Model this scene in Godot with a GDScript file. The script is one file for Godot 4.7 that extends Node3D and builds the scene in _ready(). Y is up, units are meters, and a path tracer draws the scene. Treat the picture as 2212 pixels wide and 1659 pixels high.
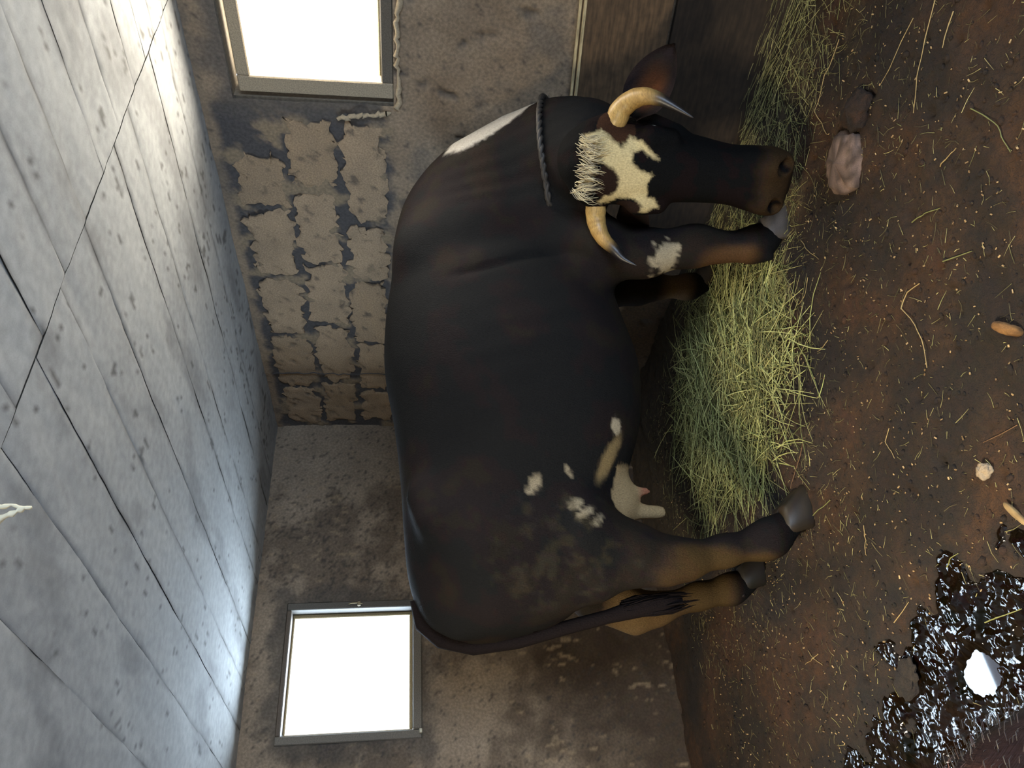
extends Node3D

const RW_Z := -2.50
const LW_X := -3.768
const CEIL := 2.032
const FRONT_X := 1.6
const REAR_Z := 1.9
const THICK := 0.32
const HATCH := Vector2(-1.35, 0.80)
const HATCH_HALF := 0.34
const COW_M := Vector3(-2.20, 0.0, -1.56)
const COW_D := Vector3(0.35288, 0.0, -0.93567)
const COW_N := Vector3(0.93567, 0.0, 0.35288)

var rng := RandomNumberGenerator.new()
var n_big := FastNoiseLite.new()
var n_mid := FastNoiseLite.new()
var n_fine := FastNoiseLite.new()
var n_cell := FastNoiseLite.new()
var M := {}


# ---------------------------------------------------------------- mesh buffer
class MB:
	var v := PackedVector3Array()
	var n := PackedVector3Array()
	var c := PackedColorArray()
	var uv := PackedVector2Array()
	var i := PackedInt32Array()

	func add(p: Vector3, col: Color, t := Vector2.ZERO) -> int:
		v.append(p)
		c.append(col)
		uv.append(t)
		n.append(Vector3.ZERO)
		return v.size() - 1

	# counter-clockwise seen from outside
	func tri(a: int, b: int, d: int) -> void:
		i.append(a)
		i.append(d)
		i.append(b)

	func quad(a: int, b: int, d: int, e: int) -> void:
		tri(a, b, d)
		tri(a, d, e)

	func flat_quad(a: Vector3, b: Vector3, d: Vector3, e: Vector3, col: Color) -> void:
		var w := (b - a).length()
		var h := (e - a).length()
		var k := add(a, col, Vector2(0, 0))
		add(b, col, Vector2(w, 0))
		add(d, col, Vector2(w, h))
		add(e, col, Vector2(0, h))
		quad(k, k + 1, k + 2, k + 3)

	func flat_tri(a: Vector3, b: Vector3, d: Vector3, col: Color) -> void:
		var k := add(a, col)
		add(b, col)
		add(d, col)
		tri(k, k + 1, k + 2)

	func commit() -> ArrayMesh:
		for t in range(0, i.size(), 3):
			var a := i[t]
			var b := i[t + 2]
			var d := i[t + 1]
			var f := (v[b] - v[a]).cross(v[d] - v[a])
			n[a] += f
			n[b] += f
			n[d] += f
		for k in n.size():
			n[k] = n[k].normalized() if n[k].length_squared() > 1e-20 else Vector3.UP
		var arr := []
		arr.resize(Mesh.ARRAY_MAX)
		arr[Mesh.ARRAY_VERTEX] = v
		arr[Mesh.ARRAY_NORMAL] = n
		arr[Mesh.ARRAY_COLOR] = c
		arr[Mesh.ARRAY_TEX_UV] = uv
		arr[Mesh.ARRAY_INDEX] = i
		var m := ArrayMesh.new()
		m.add_surface_from_arrays(Mesh.PRIMITIVE_TRIANGLES, arr)
		return m


func lin(r: float, g: float, b: float) -> Color:
	return Color(r, g, b).srgb_to_linear()


func put(called: String, mb: MB, mat: Material, parent: Node = self) -> MeshInstance3D:
	var o := MeshInstance3D.new()
	o.name = called
	o.mesh = mb.commit()
	o.material_override = mat
	o.cast_shadow = GeometryInstance3D.SHADOW_CASTING_SETTING_ON
	parent.add_child(o, true)
	return o


func put_mesh(called: String, m: Mesh, mat: Material, parent: Node = self) -> MeshInstance3D:
	var o := MeshInstance3D.new()
	o.name = called
	o.mesh = m
	o.material_override = mat
	parent.add_child(o, true)
	return o


func base(called: String, at := Vector3.ZERO) -> Node3D:
	var o := Node3D.new()
	o.name = called
	add_child(o, true)
	o.position = at
	return o


func tag(o: Node, label := "", category := "", group := "", kind := "") -> void:
	if label:
		o.set_meta("label", label)
	if category:
		o.set_meta("category", category)
	if group:
		o.set_meta("group", group)
	if kind:
		o.set_meta("kind", kind)


# chamfered box, b = basis, e = chamfer
func box(mb: MB, at: Vector3, size: Vector3, col: Color, e := 0.004, b := Basis.IDENTITY) -> void:
	var h := size * 0.5
	e = minf(e, minf(h.x, minf(h.y, h.z)) * 0.9)
	var P := func(sx: float, sy: float, sz: float, ax: int) -> Vector3:
		var q := Vector3(sx * (h.x - (0.0 if ax == 0 else e)), sy * (h.y - (0.0 if ax == 1 else e)), sz * (h.z - (0.0 if ax == 2 else e)))
		return at + b * q
	var cen := at
	var face := func(pts: Array) -> void:
		var a: Vector3 = pts[0]
		var q: Vector3 = pts[1]
		var d: Vector3 = pts[2]
		var nn := (q - a).cross(d - a)
		var mid := (a + q + d) / 3.0
		if nn.dot(mid - cen) < 0.0:
			pts.reverse()
		if pts.size() == 4:
			mb.flat_quad(pts[0], pts[1], pts[2], pts[3], col)
		else:
			mb.flat_tri(pts[0], pts[1], pts[2], col)
	for s in [-1.0, 1.0]:
		face.call([P.call(s, -1.0, -1.0, 0), P.call(s, 1.0, -1.0, 0), P.call(s, 1.0, 1.0, 0), P.call(s, -1.0, 1.0, 0)])
		face.call([P.call(-1.0, s, -1.0, 1), P.call(1.0, s, -1.0, 1), P.call(1.0, s, 1.0, 1), P.call(-1.0, s, 1.0, 1)])
		face.call([P.call(-1.0, -1.0, s, 2), P.call(1.0, -1.0, s, 2), P.call(1.0, 1.0, s, 2), P.call(-1.0, 1.0, s, 2)])
	if e > 0.0:
		for s in [-1.0, 1.0]:
			for t in [-1.0, 1.0]:
				face.call([P.call(s, t, -1.0, 0), P.call(s, t, 1.0, 0), P.call(s, t, 1.0, 1), P.call(s, t, -1.0, 1)])
				face.call([P.call(s, -1.0, t, 0), P.call(s, 1.0, t, 0), P.call(s, 1.0, t, 2), P.call(s, -1.0, t, 2)])
				face.call([P.call(-1.0, s, t, 1), P.call(1.0, s, t, 1), P.call(1.0, s, t, 2), P.call(-1.0, s, t, 2)])
				for u in [-1.0, 1.0]:
					face.call([P.call(s, t, u, 0), P.call(s, t, u, 1), P.call(s, t, u, 2)])


# swept tube with a colour per ring
func tube(mb: MB, pts: Array, rad: Array, cols: Array, sides := 8, flat := 1.0) -> void:
	var count := pts.size()
	var first := mb.v.size()
	var side := Vector3.ZERO
	for k in count:
		var p: Vector3 = pts[k]
		var a: Vector3 = pts[maxi(k - 1, 0)]
		var b: Vector3 = pts[mini(k + 1, count - 1)]
		var d := (b - a).normalized()
		if side == Vector3.ZERO:
			side = d.cross(Vector3.UP if absf(d.y) < 0.9 else Vector3.RIGHT).normalized()
		side = (side - d * side.dot(d)).normalized()
		var up := side.cross(d)
		var r: float = rad[k]
		var col: Color = cols[mini(k, cols.size() - 1)]
		for s in sides:
			var t := TAU * s / sides
			mb.add(p + side * (cos(t) * r) + up * (sin(t) * r * flat), col, Vector2(float(s) / sides, float(k)))
	for k in count - 1:
		for s in sides:
			var a := first + k * sides + s
			var b := first + k * sides + (s + 1) % sides
			mb.quad(a, b, b + sides, a + sides)
	var c0 := mb.add(pts[0], cols[0])
	var c1 := mb.add(pts[count - 1], cols[cols.size() - 1])
	for s in sides:
		mb.tri(c0, first + (s + 1) % sides, first + s)
		mb.tri(c1, first + (count - 1) * sides + s, first + (count - 1) * sides + (s + 1) % sides)


func spline(keys: Array, x: float) -> float:
	# keys: [[x, y], ...], Catmull-Rom
	var last := keys.size() - 1
	if x <= keys[0][0]:
		return keys[0][1]
	if x >= keys[last][0]:
		return keys[last][1]
	var k := 0
	while x > keys[k + 1][0]:
		k += 1
	var x0: float = keys[k][0]
	var x1: float = keys[k + 1][0]
	var y0: float = keys[k][1]
	var y1: float = keys[k + 1][1]
	var m0: float = (y1 - float(keys[maxi(k - 1, 0)][1])) / (x1 - float(keys[maxi(k - 1, 0)][0])) if k > 0 else (y1 - y0) / (x1 - x0)
	var m1: float = (float(keys[mini(k + 2, last)][1]) - y0) / (float(keys[mini(k + 2, last)][0]) - x0) if k + 2 <= last else (y1 - y0) / (x1 - x0)
	var t := (x - x0) / (x1 - x0)
	var t2 := t * t
	var t3 := t2 * t
	return (2 * t3 - 3 * t2 + 1) * y0 + (t3 - 2 * t2 + t) * m0 * (x1 - x0) + (-2 * t3 + 3 * t2) * y1 + (t3 - t2) * m1 * (x1 - x0)


func sstep(a: float, b: float, x: float) -> float:
	var t := clampf((x - a) / (b - a), 0.0, 1.0)
	return t * t * (3.0 - 2.0 * t)


func axis_ticks(a: float, b: float, cell: float, must := []) -> PackedFloat32Array:
	var marks := [a]
	for m in must:
		if m > a + 0.001 and m < b - 0.001:
			marks.append(m)
	marks.append(b)
	marks.sort()
	var out := PackedFloat32Array()
	for k in marks.size() - 1:
		var l: float = marks[k + 1] - marks[k]
		var c := maxi(1, int(round(l / cell)))
		for j in c:
			out.append(marks[k] + l * j / c)
	out.append(b)
	return out


# ---------------------------------------------------------------- textures and materials
func grain_image(size: int, nz: FastNoiseLite, nz2: FastNoiseLite, low: float, high: float, sw := 1, sh := 1) -> Image:
	var a: Image = nz.get_seamless_image(size / sw, size / sh)
	if sw != 1 or sh != 1:
		a.resize(size, size, Image.INTERPOLATE_CUBIC)
	var b: Image = nz2.get_seamless_image(size, size)
	a.convert(Image.FORMAT_L8)
	b.convert(Image.FORMAT_L8)
	var da := a.get_data()
	var db := b.get_data()
	var outd := PackedByteArray()
	outd.resize(size * size)
	for k in size * size:
		var t := (float(da[k]) * 0.65 + float(db[k]) * 0.35) / 255.0
		outd[k] = int(clampf(lerpf(low, high, t), 0.0, 1.0) * 255.0)
	return Image.create_from_data(size, size, false, Image.FORMAT_L8, outd)


func noise(freq: float, oct: int, sd: int, kind := FastNoiseLite.TYPE_SIMPLEX_SMOOTH) -> FastNoiseLite:
	var f := FastNoiseLite.new()
	f.noise_type = kind
	f.frequency = freq
	f.fractal_octaves = oct
	f.seed = sd
	return f


func mat(color: Color, rough: float, tex: Texture2D = null, scale := 1.0, height: Texture2D = null, hscale := 0.0) -> StandardMaterial3D:
	var m := StandardMaterial3D.new()
	m.albedo_color = color
	m.roughness = rough
	m.vertex_color_use_as_albedo = true
	if tex:
		m.albedo_texture = tex
		m.uv1_triplanar = true
		m.uv1_scale = Vector3.ONE * scale
	if height:
		m.heightmap_enabled = true
		m.heightmap_texture = height
		m.heightmap_scale = hscale
	return m


func straw_image(size: int) -> Image:
	# trampled dung and chopped straw: fine fibres lying in every direction
	var im := Image.create(size, size, false, Image.FORMAT_RGB8)
	var a: Image = noise(0.02, 5, 71).get_seamless_image(size, size)
	var b: Image = noise(0.11, 3, 72).get_seamless_image(size, size)
	for y in size:
		for x in size:
			var t := a.get_pixel(x, y).r * 0.55 + b.get_pixel(x, y).r * 0.45
			var k := lerpf(0.34, 0.90, t)
			im.set_pixel(x, y, Color(k, k * 0.96, k * 0.90))
	var r := RandomNumberGenerator.new()
	r.seed = 99
	for s in 7000:
		var x := r.randf() * size
		var y := r.randf() * size
		var ang := r.randf() * TAU
		var l := r.randf_range(5.0, 26.0)
		var bend := r.randf_range(-0.05, 0.05)
		var v := r.randf()
		var col := Color(1.0, 0.93, 0.74) if v > 0.75 else (Color(0.30, 0.26, 0.22) if v < 0.35 else Color(0.80, 0.72, 0.60))
		var alpha := r.randf_range(0.25, 0.8)
		for k in int(l):
			var px := posmod(int(x), size)
			var py := posmod(int(y), size)
			im.set_pixel(px, py, im.get_pixel(px, py).lerp(col, alpha))
			x += cos(ang)
			y += sin(ang)
			ang += bend
	return im


func make_materials() -> void:
	n_big = noise(0.9, 4, 11)
	n_mid = noise(5.0, 4, 12)
	n_fine = noise(24.0, 3, 13)
	n_cell = noise(7.0, 2, 14, FastNoiseLite.TYPE_CELLULAR)
	var grain := ImageTexture.create_from_image(grain_image(512, noise(0.05, 5, 21), noise(0.3, 2, 22), 0.66, 1.08))
	var soft := ImageTexture.create_from_image(grain_image(512, noise(0.03, 5, 31), noise(0.3, 2, 32), 0.84, 1.04))
	var relief := ImageTexture.create_from_image(grain_image(512, noise(0.03, 5, 23), noise(0.2, 3, 24), 0.0, 1.0))
	var fur := ImageTexture.create_from_image(grain_image(512, noise(0.2, 3, 25), noise(0.05, 3, 26), 0.55, 1.12, 1, 8))
	var wood := ImageTexture.create_from_image(grain_image(512, noise(0.06, 4, 27), noise(0.02, 3, 28), 0.55, 1.1, 8, 1))
	var straw := ImageTexture.create_from_image(straw_image(768))
	M.plaster = mat(Color.WHITE, 0.95, grain, 2.2)
	M.white = mat(Color.WHITE, 0.92, soft, 1.6)
	M.block = mat(Color.WHITE, 0.97, grain, 4.0)
	M.dirt = mat(Color.WHITE, 0.92, straw, 1.9, straw, 0.8)
	M.wet = mat(Color.WHITE, 0.045, straw, 5.0, relief, 0.04)
	M.wet.metallic_specular = 0.6
	M.coat = mat(Color.WHITE, 0.86, fur, 6.0, fur, 0.5)
	M.coat.metallic_specular = 0.22
	M.skin = mat(Color.WHITE, 0.6, grain, 8.0)
	M.horn = mat(Color.WHITE, 0.42, wood, 9.0)
	M.hoof = mat(Color.WHITE, 0.5, grain, 9.0)
	M.wood = mat(Color.WHITE, 0.78, wood, 2.0)
	M.frame = mat(Color.WHITE, 0.7, grain, 6.0)
	M.hay = mat(Color.WHITE, 0.75)
	M.hay.backlight_enabled = true
	M.hay.backlight = Color(0.25, 0.25, 0.12)
	M.stone = mat(Color.WHITE, 0.95, grain, 9.0)
	M.hair = mat(Color.WHITE, 0.6)
	M.web = mat(Color.WHITE, 0.95)
	M.web.backlight_enabled = true
	M.web.backlight = Color(0.6, 0.58, 0.5)
	M.eye = mat(Color.WHITE, 0.06)
	M.metal = mat(Color.WHITE, 0.55, grain, 20.0)
	M.metal.metallic = 0.6
	var water := StandardMaterial3D.new()
	water.albedo_color = Color(0.10, 0.075, 0.05)
	water.roughness = 0.03
	water.metallic_specular = 0.5
	M.water = water
	var glass := StandardMaterial3D.new()
	glass.albedo_color = Color(0.95, 0.97, 1.0, 0.06)
	glass.transparency = BaseMaterial3D.TRANSPARENCY_ALPHA
	glass.roughness = 0.03
	M.glass = glass


# ---------------------------------------------------------------- camera, sky, light
func make_camera_and_light() -> void:
	var a := deg_to_rad(36.653)
	var p := deg_to_rad(7.66)
	var r := deg_to_rad(0.252)
	var fh := Vector3(-cos(a), 0, -sin(a))
	var rt := Vector3(sin(a), 0, -cos(a))
	var f := fh * cos(p) - Vector3.UP * sin(p)
	var u := Vector3.UP * cos(p) + fh * sin(p)
	var right := rt * cos(r) + u * sin(r)
	var up := u * cos(r) - rt * sin(r)
	var cam := Camera3D.new()
	cam.name = "camera"
	add_child(cam)
	# the phone was held on its side: the top of the picture is the right of the barn
	cam.transform = Transform3D(Basis(-up, right, -f), Vector3(0, 1.3, 0))
	cam.fov = rad_to_deg(2.0 * atan(829.5 / 1668.0))
	cam.near = 0.05
	cam.far = 200.0
	cam.current = true
	var env := Environment.new()
	env.background_mode = Environment.BG_SKY
	var sm := ProceduralSkyMaterial.new()
	sm.sky_top_color = Color(0.80, 0.88, 1.0)
	sm.sky_horizon_color = Color(1.0, 0.99, 0.96)
	sm.ground_bottom_color = Color(0.86, 0.82, 0.74)
	sm.ground_horizon_color = Color(0.95, 0.92, 0.86)
	var sky := Sky.new()
	sky.sky_material = sm
	env.sky = sky
	env.background_energy_multiplier = 2.5
	env.tonemap_mode = Environment.TONE_MAPPER_LINEAR
	env.tonemap_exposure = 1.0
	env.sdfgi_enabled = true
	env.ssao_enabled = true
	env.ssil_enabled = true
	var we := WorldEnvironment.new()
	we.name = "environment"
	we.environment = env
	add_child(we)
	# daylight standing in the windows, the hay hatch and the doorway
	daylight("window_daylight_right", Vector3(-1.1286, 1.635, RW_Z - 0.12), PI, Vector2(0.96, 0.47), Color(1.0, 0.96, 0.89), 11.0)
	daylight("window_daylight_left", Vector3(LW_X - 0.42, 1.50, -1.134), -PI / 2, Vector2(1.15, 0.95), Color(0.82, 0.91, 1.0), 10.5)
	daylight("hatch_daylight", Vector3(HATCH.x, CEIL + 0.20, HATCH.y), 0.0, Vector2.ONE * HATCH_HALF * 2.0, Color(1.0, 0.94, 0.82), 54.0, -PI / 2)
	daylight("door_daylight", Vector3(FRONT_X + 0.2, 0.98, -0.35), PI / 2, Vector2(0.95, 1.85), Color(0.78, 0.88, 1.0), 7.0)


func daylight(called: String, at: Vector3, turn: float, size: Vector2, col: Color, energy: float, tip := 0.0) -> void:
	var l := AreaLight3D.new()
	l.name = called
	add_child(l)
	l.position = at
	l.rotation = Vector3(tip, turn, 0)
	l.area_size = size
	l.area_normalize_energy = false
	l.light_color = col
	l.light_energy = energy
	l.area_range = 12.0
	l.area_attenuation = 2.0
	l.shadow_enabled = true


# ---------------------------------------------------------------- room
# a plastered face with thickness behind it; u runs along the wall, y up
func wall(called: String, org: Vector3, along: Vector3, out: Vector3, u0: float, u1: float, y0: float, y1: float, cell: float, holes: Array, fn: Callable, m: Material, splay := 0.25) -> MeshInstance3D:
	var mb := MB.new()
	var mu := []
	var my := []
	for h in holes:
		mu.append_array([h[0], h[1]])
		my.append_array([h[2], h[3]])
	var us := axis_ticks(u0, u1, cell, mu)
	var ys := axis_ticks(y0, y1, cell, my)
	var w := us.size()
	for j in ys.size():
		for i in w:
			var q: Array = fn.call(us[i], ys[j])
			mb.add(org + along * us[i] + Vector3.UP * ys[j] + out * float(q[0]), q[1])
	var ccw := along.cross(Vector3.UP).dot(out) > 0.0
	for j in ys.size() - 1:
		for i in w - 1:
			var cu := (us[i] + us[i + 1]) * 0.5
			var cy := (ys[j] + ys[j + 1]) * 0.5
			var skip := false
			for h in holes:
				if cu > h[0] and cu < h[1] and cy > h[2] and cy < h[3]:
					skip = true
			if skip:
				continue
			var k := j * w + i
			if ccw:
				mb.quad(k, k + 1, k + 1 + w, k + w)
			else:
				mb.quad(k, k + w, k + 1 + w, k + 1)
	# the masonry behind, as boxes round the holes
	var col := lin(0.50, 0.46, 0.40)
	var b := Basis(along, Vector3.UP, along.cross(Vector3.UP))
	var depth := [Vector2(0.014, THICK)]
	var slab := func(a0: float, a1: float, b0: float, b1: float) -> void:
		if a1 - a0 > 0.001 and b1 - b0 > 0.001:
			box(mb, org + along * ((a0 + a1) * 0.5) + Vector3.UP * ((b0 + b1) * 0.5) - out * (depth[0].x + depth[0].y * 0.5), Vector3(a1 - a0, b1 - b0, depth[0].y), col, 0.0, b)
	if holes.is_empty():
		slab.call(u0, u1, y0, y1)
	for h in holes:
		# the reveal widens outwards: a thin inner leaf, then a wider opening
		for lay in 2:
			depth[0] = Vector2(0.014, 0.10) if lay == 0 else Vector2(0.114, THICK - 0.10)
			var g := 0.0 if lay == 0 else splay
			slab.call(u0, h[0] - g, y0, y1)
			slab.call(h[1] + g, u1, y0, y1)
			slab.call(h[0] - g, h[1] + g, y0, h[2] - g)
			slab.call(h[0] - g, h[1] + g, minf(h[3] + g, y1 - 0.02), y1)
	var o := put(called, mb, m)
	tag(o, "", "", "", "structure")
	return o


func exposed(x: float, y: float) -> float:
	# 1 where the plaster has come off and the blockwork shows
	var e := n_mid.get_noise_2d(x * 1.3, y * 1.3) * 0.05
	var a := sstep(-1.672, -1.755, x + e) * sstep(1.347, 1.389, y + e) * sstep(2.016, 1.984, y + e * 0.5)
	return a


func right_wall(x: float, y: float) -> Array:
	var d := n_big.get_noise_2d(x * 1.7, y * 1.7) * 0.010 + n_mid.get_noise_2d(x, y) * 0.006 + n_fine.get_noise_2d(x, y * 0.6) * 0.0018
	var t := 0.5 + 0.5 * n_mid.get_noise_2d(x * 0.6 + 7.0, y * 0.9)
	var c := lin(0.565, 0.485, 0.395).lerp(lin(0.675, 0.59, 0.485), t)
	# grey cement smears and flaked hollows
	var s := n_big.get_noise_2d(x * 2.3 + 31.0, y * 2.3 + 4.0)
	c = c.lerp(lin(0.42, 0.39, 0.355), sstep(0.10, 0.45, s) * 0.6)
	# dirt trodden and splashed up the foot of the wall
	c = c.lerp(lin(0.30, 0.245, 0.19), sstep(0.04, -0.06, y - 0.36 + n_mid.get_noise_2d(x * 0.8, y * 0.8 + 90.0) * 0.3) * 0.8)
	var hol := sstep(0.40, 0.50, n_mid.get_noise_2d(x * 0.8 + 40.0, y * 0.55 + 9.0))
	d -= hol * 0.010
	c = c.lerp(lin(0.34, 0.32, 0.30), hol * 0.7)
	var spk := sstep(0.42, 0.55, n_fine.get_noise_2d(x * 0.8 + 5.0, y * 0.8))
	c = c.lerp(lin(0.30, 0.28, 0.26), spk * 0.6)
	var e := exposed(x, y)
	if e > 0.0:
		d = lerpf(d, -0.007 + n_mid.get_noise_2d(x * 2.0, y * 2.0) * 0.004, e)
		var mort := lin(0.33, 0.315, 0.31).lerp(lin(0.62, 0.54, 0.43), sstep(0.06, 0.28, n_mid.get_noise_2d(x * 1.1 + 3.0, y * 1.1)) * 0.9)
		d += sstep(0.06, 0.28, n_mid.get_noise_2d(x * 1.1 + 3.0, y * 1.1)) * 0.006 * e
		c = c.lerp(mort, e)
	# hard grey cement round the window
	var wx := maxf(maxf(-1.672 - x, x + 0.585), maxf(1.356 - y, y - 1.917))
	var g := sstep(0.12, 0.03, wx + n_mid.get_noise_2d(x * 1.1, y * 1.1 + 60.0) * 0.06)
	if y > 1.40:
		c = c.lerp(lin(0.37, 0.35, 0.33), g * 0.85)
	return [d, c]


func left_wall(z: float, y: float) -> Array:
	var d := n_big.get_noise_2d(z * 1.5 + 50.0, y * 1.5) * 0.012 + n_mid.get_noise_2d(z + 20.0, y) * 0.007 + n_fine.get_noise_2d(z, y + 9.0) * 0.003
	var t := 0.5 + 0.5 * n_mid.get_noise_2d(z * 0.7 + 17.0, y * 0.7)
	var c := lin(0.56, 0.495, 0.42).lerp(lin(0.68, 0.605, 0.515), t)
	# brown damp below, in ragged patches
	var s := n_big.get_noise_2d(z * 1.2 + 81.0, y * 1.2 + 14.0) + 0.35 * n_mid.get_noise_2d(z * 1.5, y * 1.5)
	c = c.lerp(lin(0.37, 0.315, 0.26), sstep(-0.1, 0.35, s) * 0.7)
	# dung and dirt coating the foot of the wall
	var dirt := sstep(0.35, -0.25, y - 0.50 + n_big.get_noise_2d(z * 1.6 + 3.0, y * 1.2 + 90.0) * 0.35 + n_mid.get_noise_2d(z * 1.0, y * 0.8) * 0.12)
	c = c.lerp(lin(0.215, 0.16, 0.11), dirt * 0.9)
	# soot and damp specks, thick between corner and window
	var patch := sstep(-2.3, -1.9, z) * sstep(-1.35, -1.6, z) * sstep(1.25, 1.45, y)
	var f := n_fine.get_noise_2d(z * 1.3 + 2.0, y * 1.3 + 6.0) + 0.35 * n_mid.get_noise_2d(z * 1.2, y * 1.2 + 3.0)
	c = c.lerp(lin(0.22, 0.21, 0.20), sstep(0.42 - 0.20 * patch, 0.56 - 0.20 * patch, f) * 0.65)
	# scabs of pale plaster left standing
	var fl := sstep(0.46, 0.62, n_fine.get_noise_2d(z * 0.9 + 70.0, y * 0.35 + z * 0.5 + 30.0) + 0.55 * n_mid.get_noise_2d(z * 0.6 + 8.0, y * 0.6))
	d += fl * 0.004
	c = c.lerp(lin(0.68, 0.59, 0.47), fl * 0.5)
	var wz := maxf(maxf(-1.458 - z, z + 0.81), maxf(1.23 - y, y - 1.88))
	var g := sstep(0.11, 0.01, wz + n_mid.get_noise_2d(z * 1.1, y * 1.1 + 60.0) * 0.09)
	c = c.lerp(lin(0.30, 0.285, 0.265), g * 0.7)
	return [d, c]


func plain_wall(x: float, y: float) -> Array:
	return [n_big.get_noise_2d(x * 1.5, y * 1.5) * 0.012, lin(0.56, 0.50, 0.42).lerp(lin(0.42, 0.37, 0.32), 0.5 + 0.5 * n_mid.get_noise_2d(x * 0.4, y * 0.4))]


func make_room() -> void:
	var wr := wall("wall_right", Vector3(0, 0, RW_Z), Vector3.RIGHT, Vector3.BACK, LW_X - 0.02, FRONT_X, -0.05, CEIL + 0.01, 0.0125, [[-1.672, -0.585, 1.356, 1.917]], right_wall, M.plaster)
	make_blocks(wr)
	var wl := wall("wall_left", Vector3(LW_X, 0, 0), Vector3.BACK, Vector3.RIGHT, RW_Z - 0.02, REAR_Z, -0.05, CEIL + 0.01, 0.0125, [[-1.458, -0.81, 1.23, 1.88]], left_wall, M.plaster, 0.33)
	wl.set_meta("kind", "structure")
	wall("wall_rear", Vector3(0, 0, REAR_Z), Vector3.LEFT, Vector3.FORWARD, -FRONT_X, -LW_X, -0.05, CEIL + 0.01, 0.1, [], plain_wall, M.plaster)
	wall("wall_front", Vector3(FRONT_X, 0, 0), Vector3.FORWARD, Vector3.LEFT, -REAR_Z, -RW_Z, -0.05, CEIL + 0.01, 0.1, [[-0.15, 0.85, 0.02, 1.93]], plain_wall, M.plaster, 0.0)
	make_ceiling()
	make_window_right()
	make_window_left()
	make_hatch()


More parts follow.
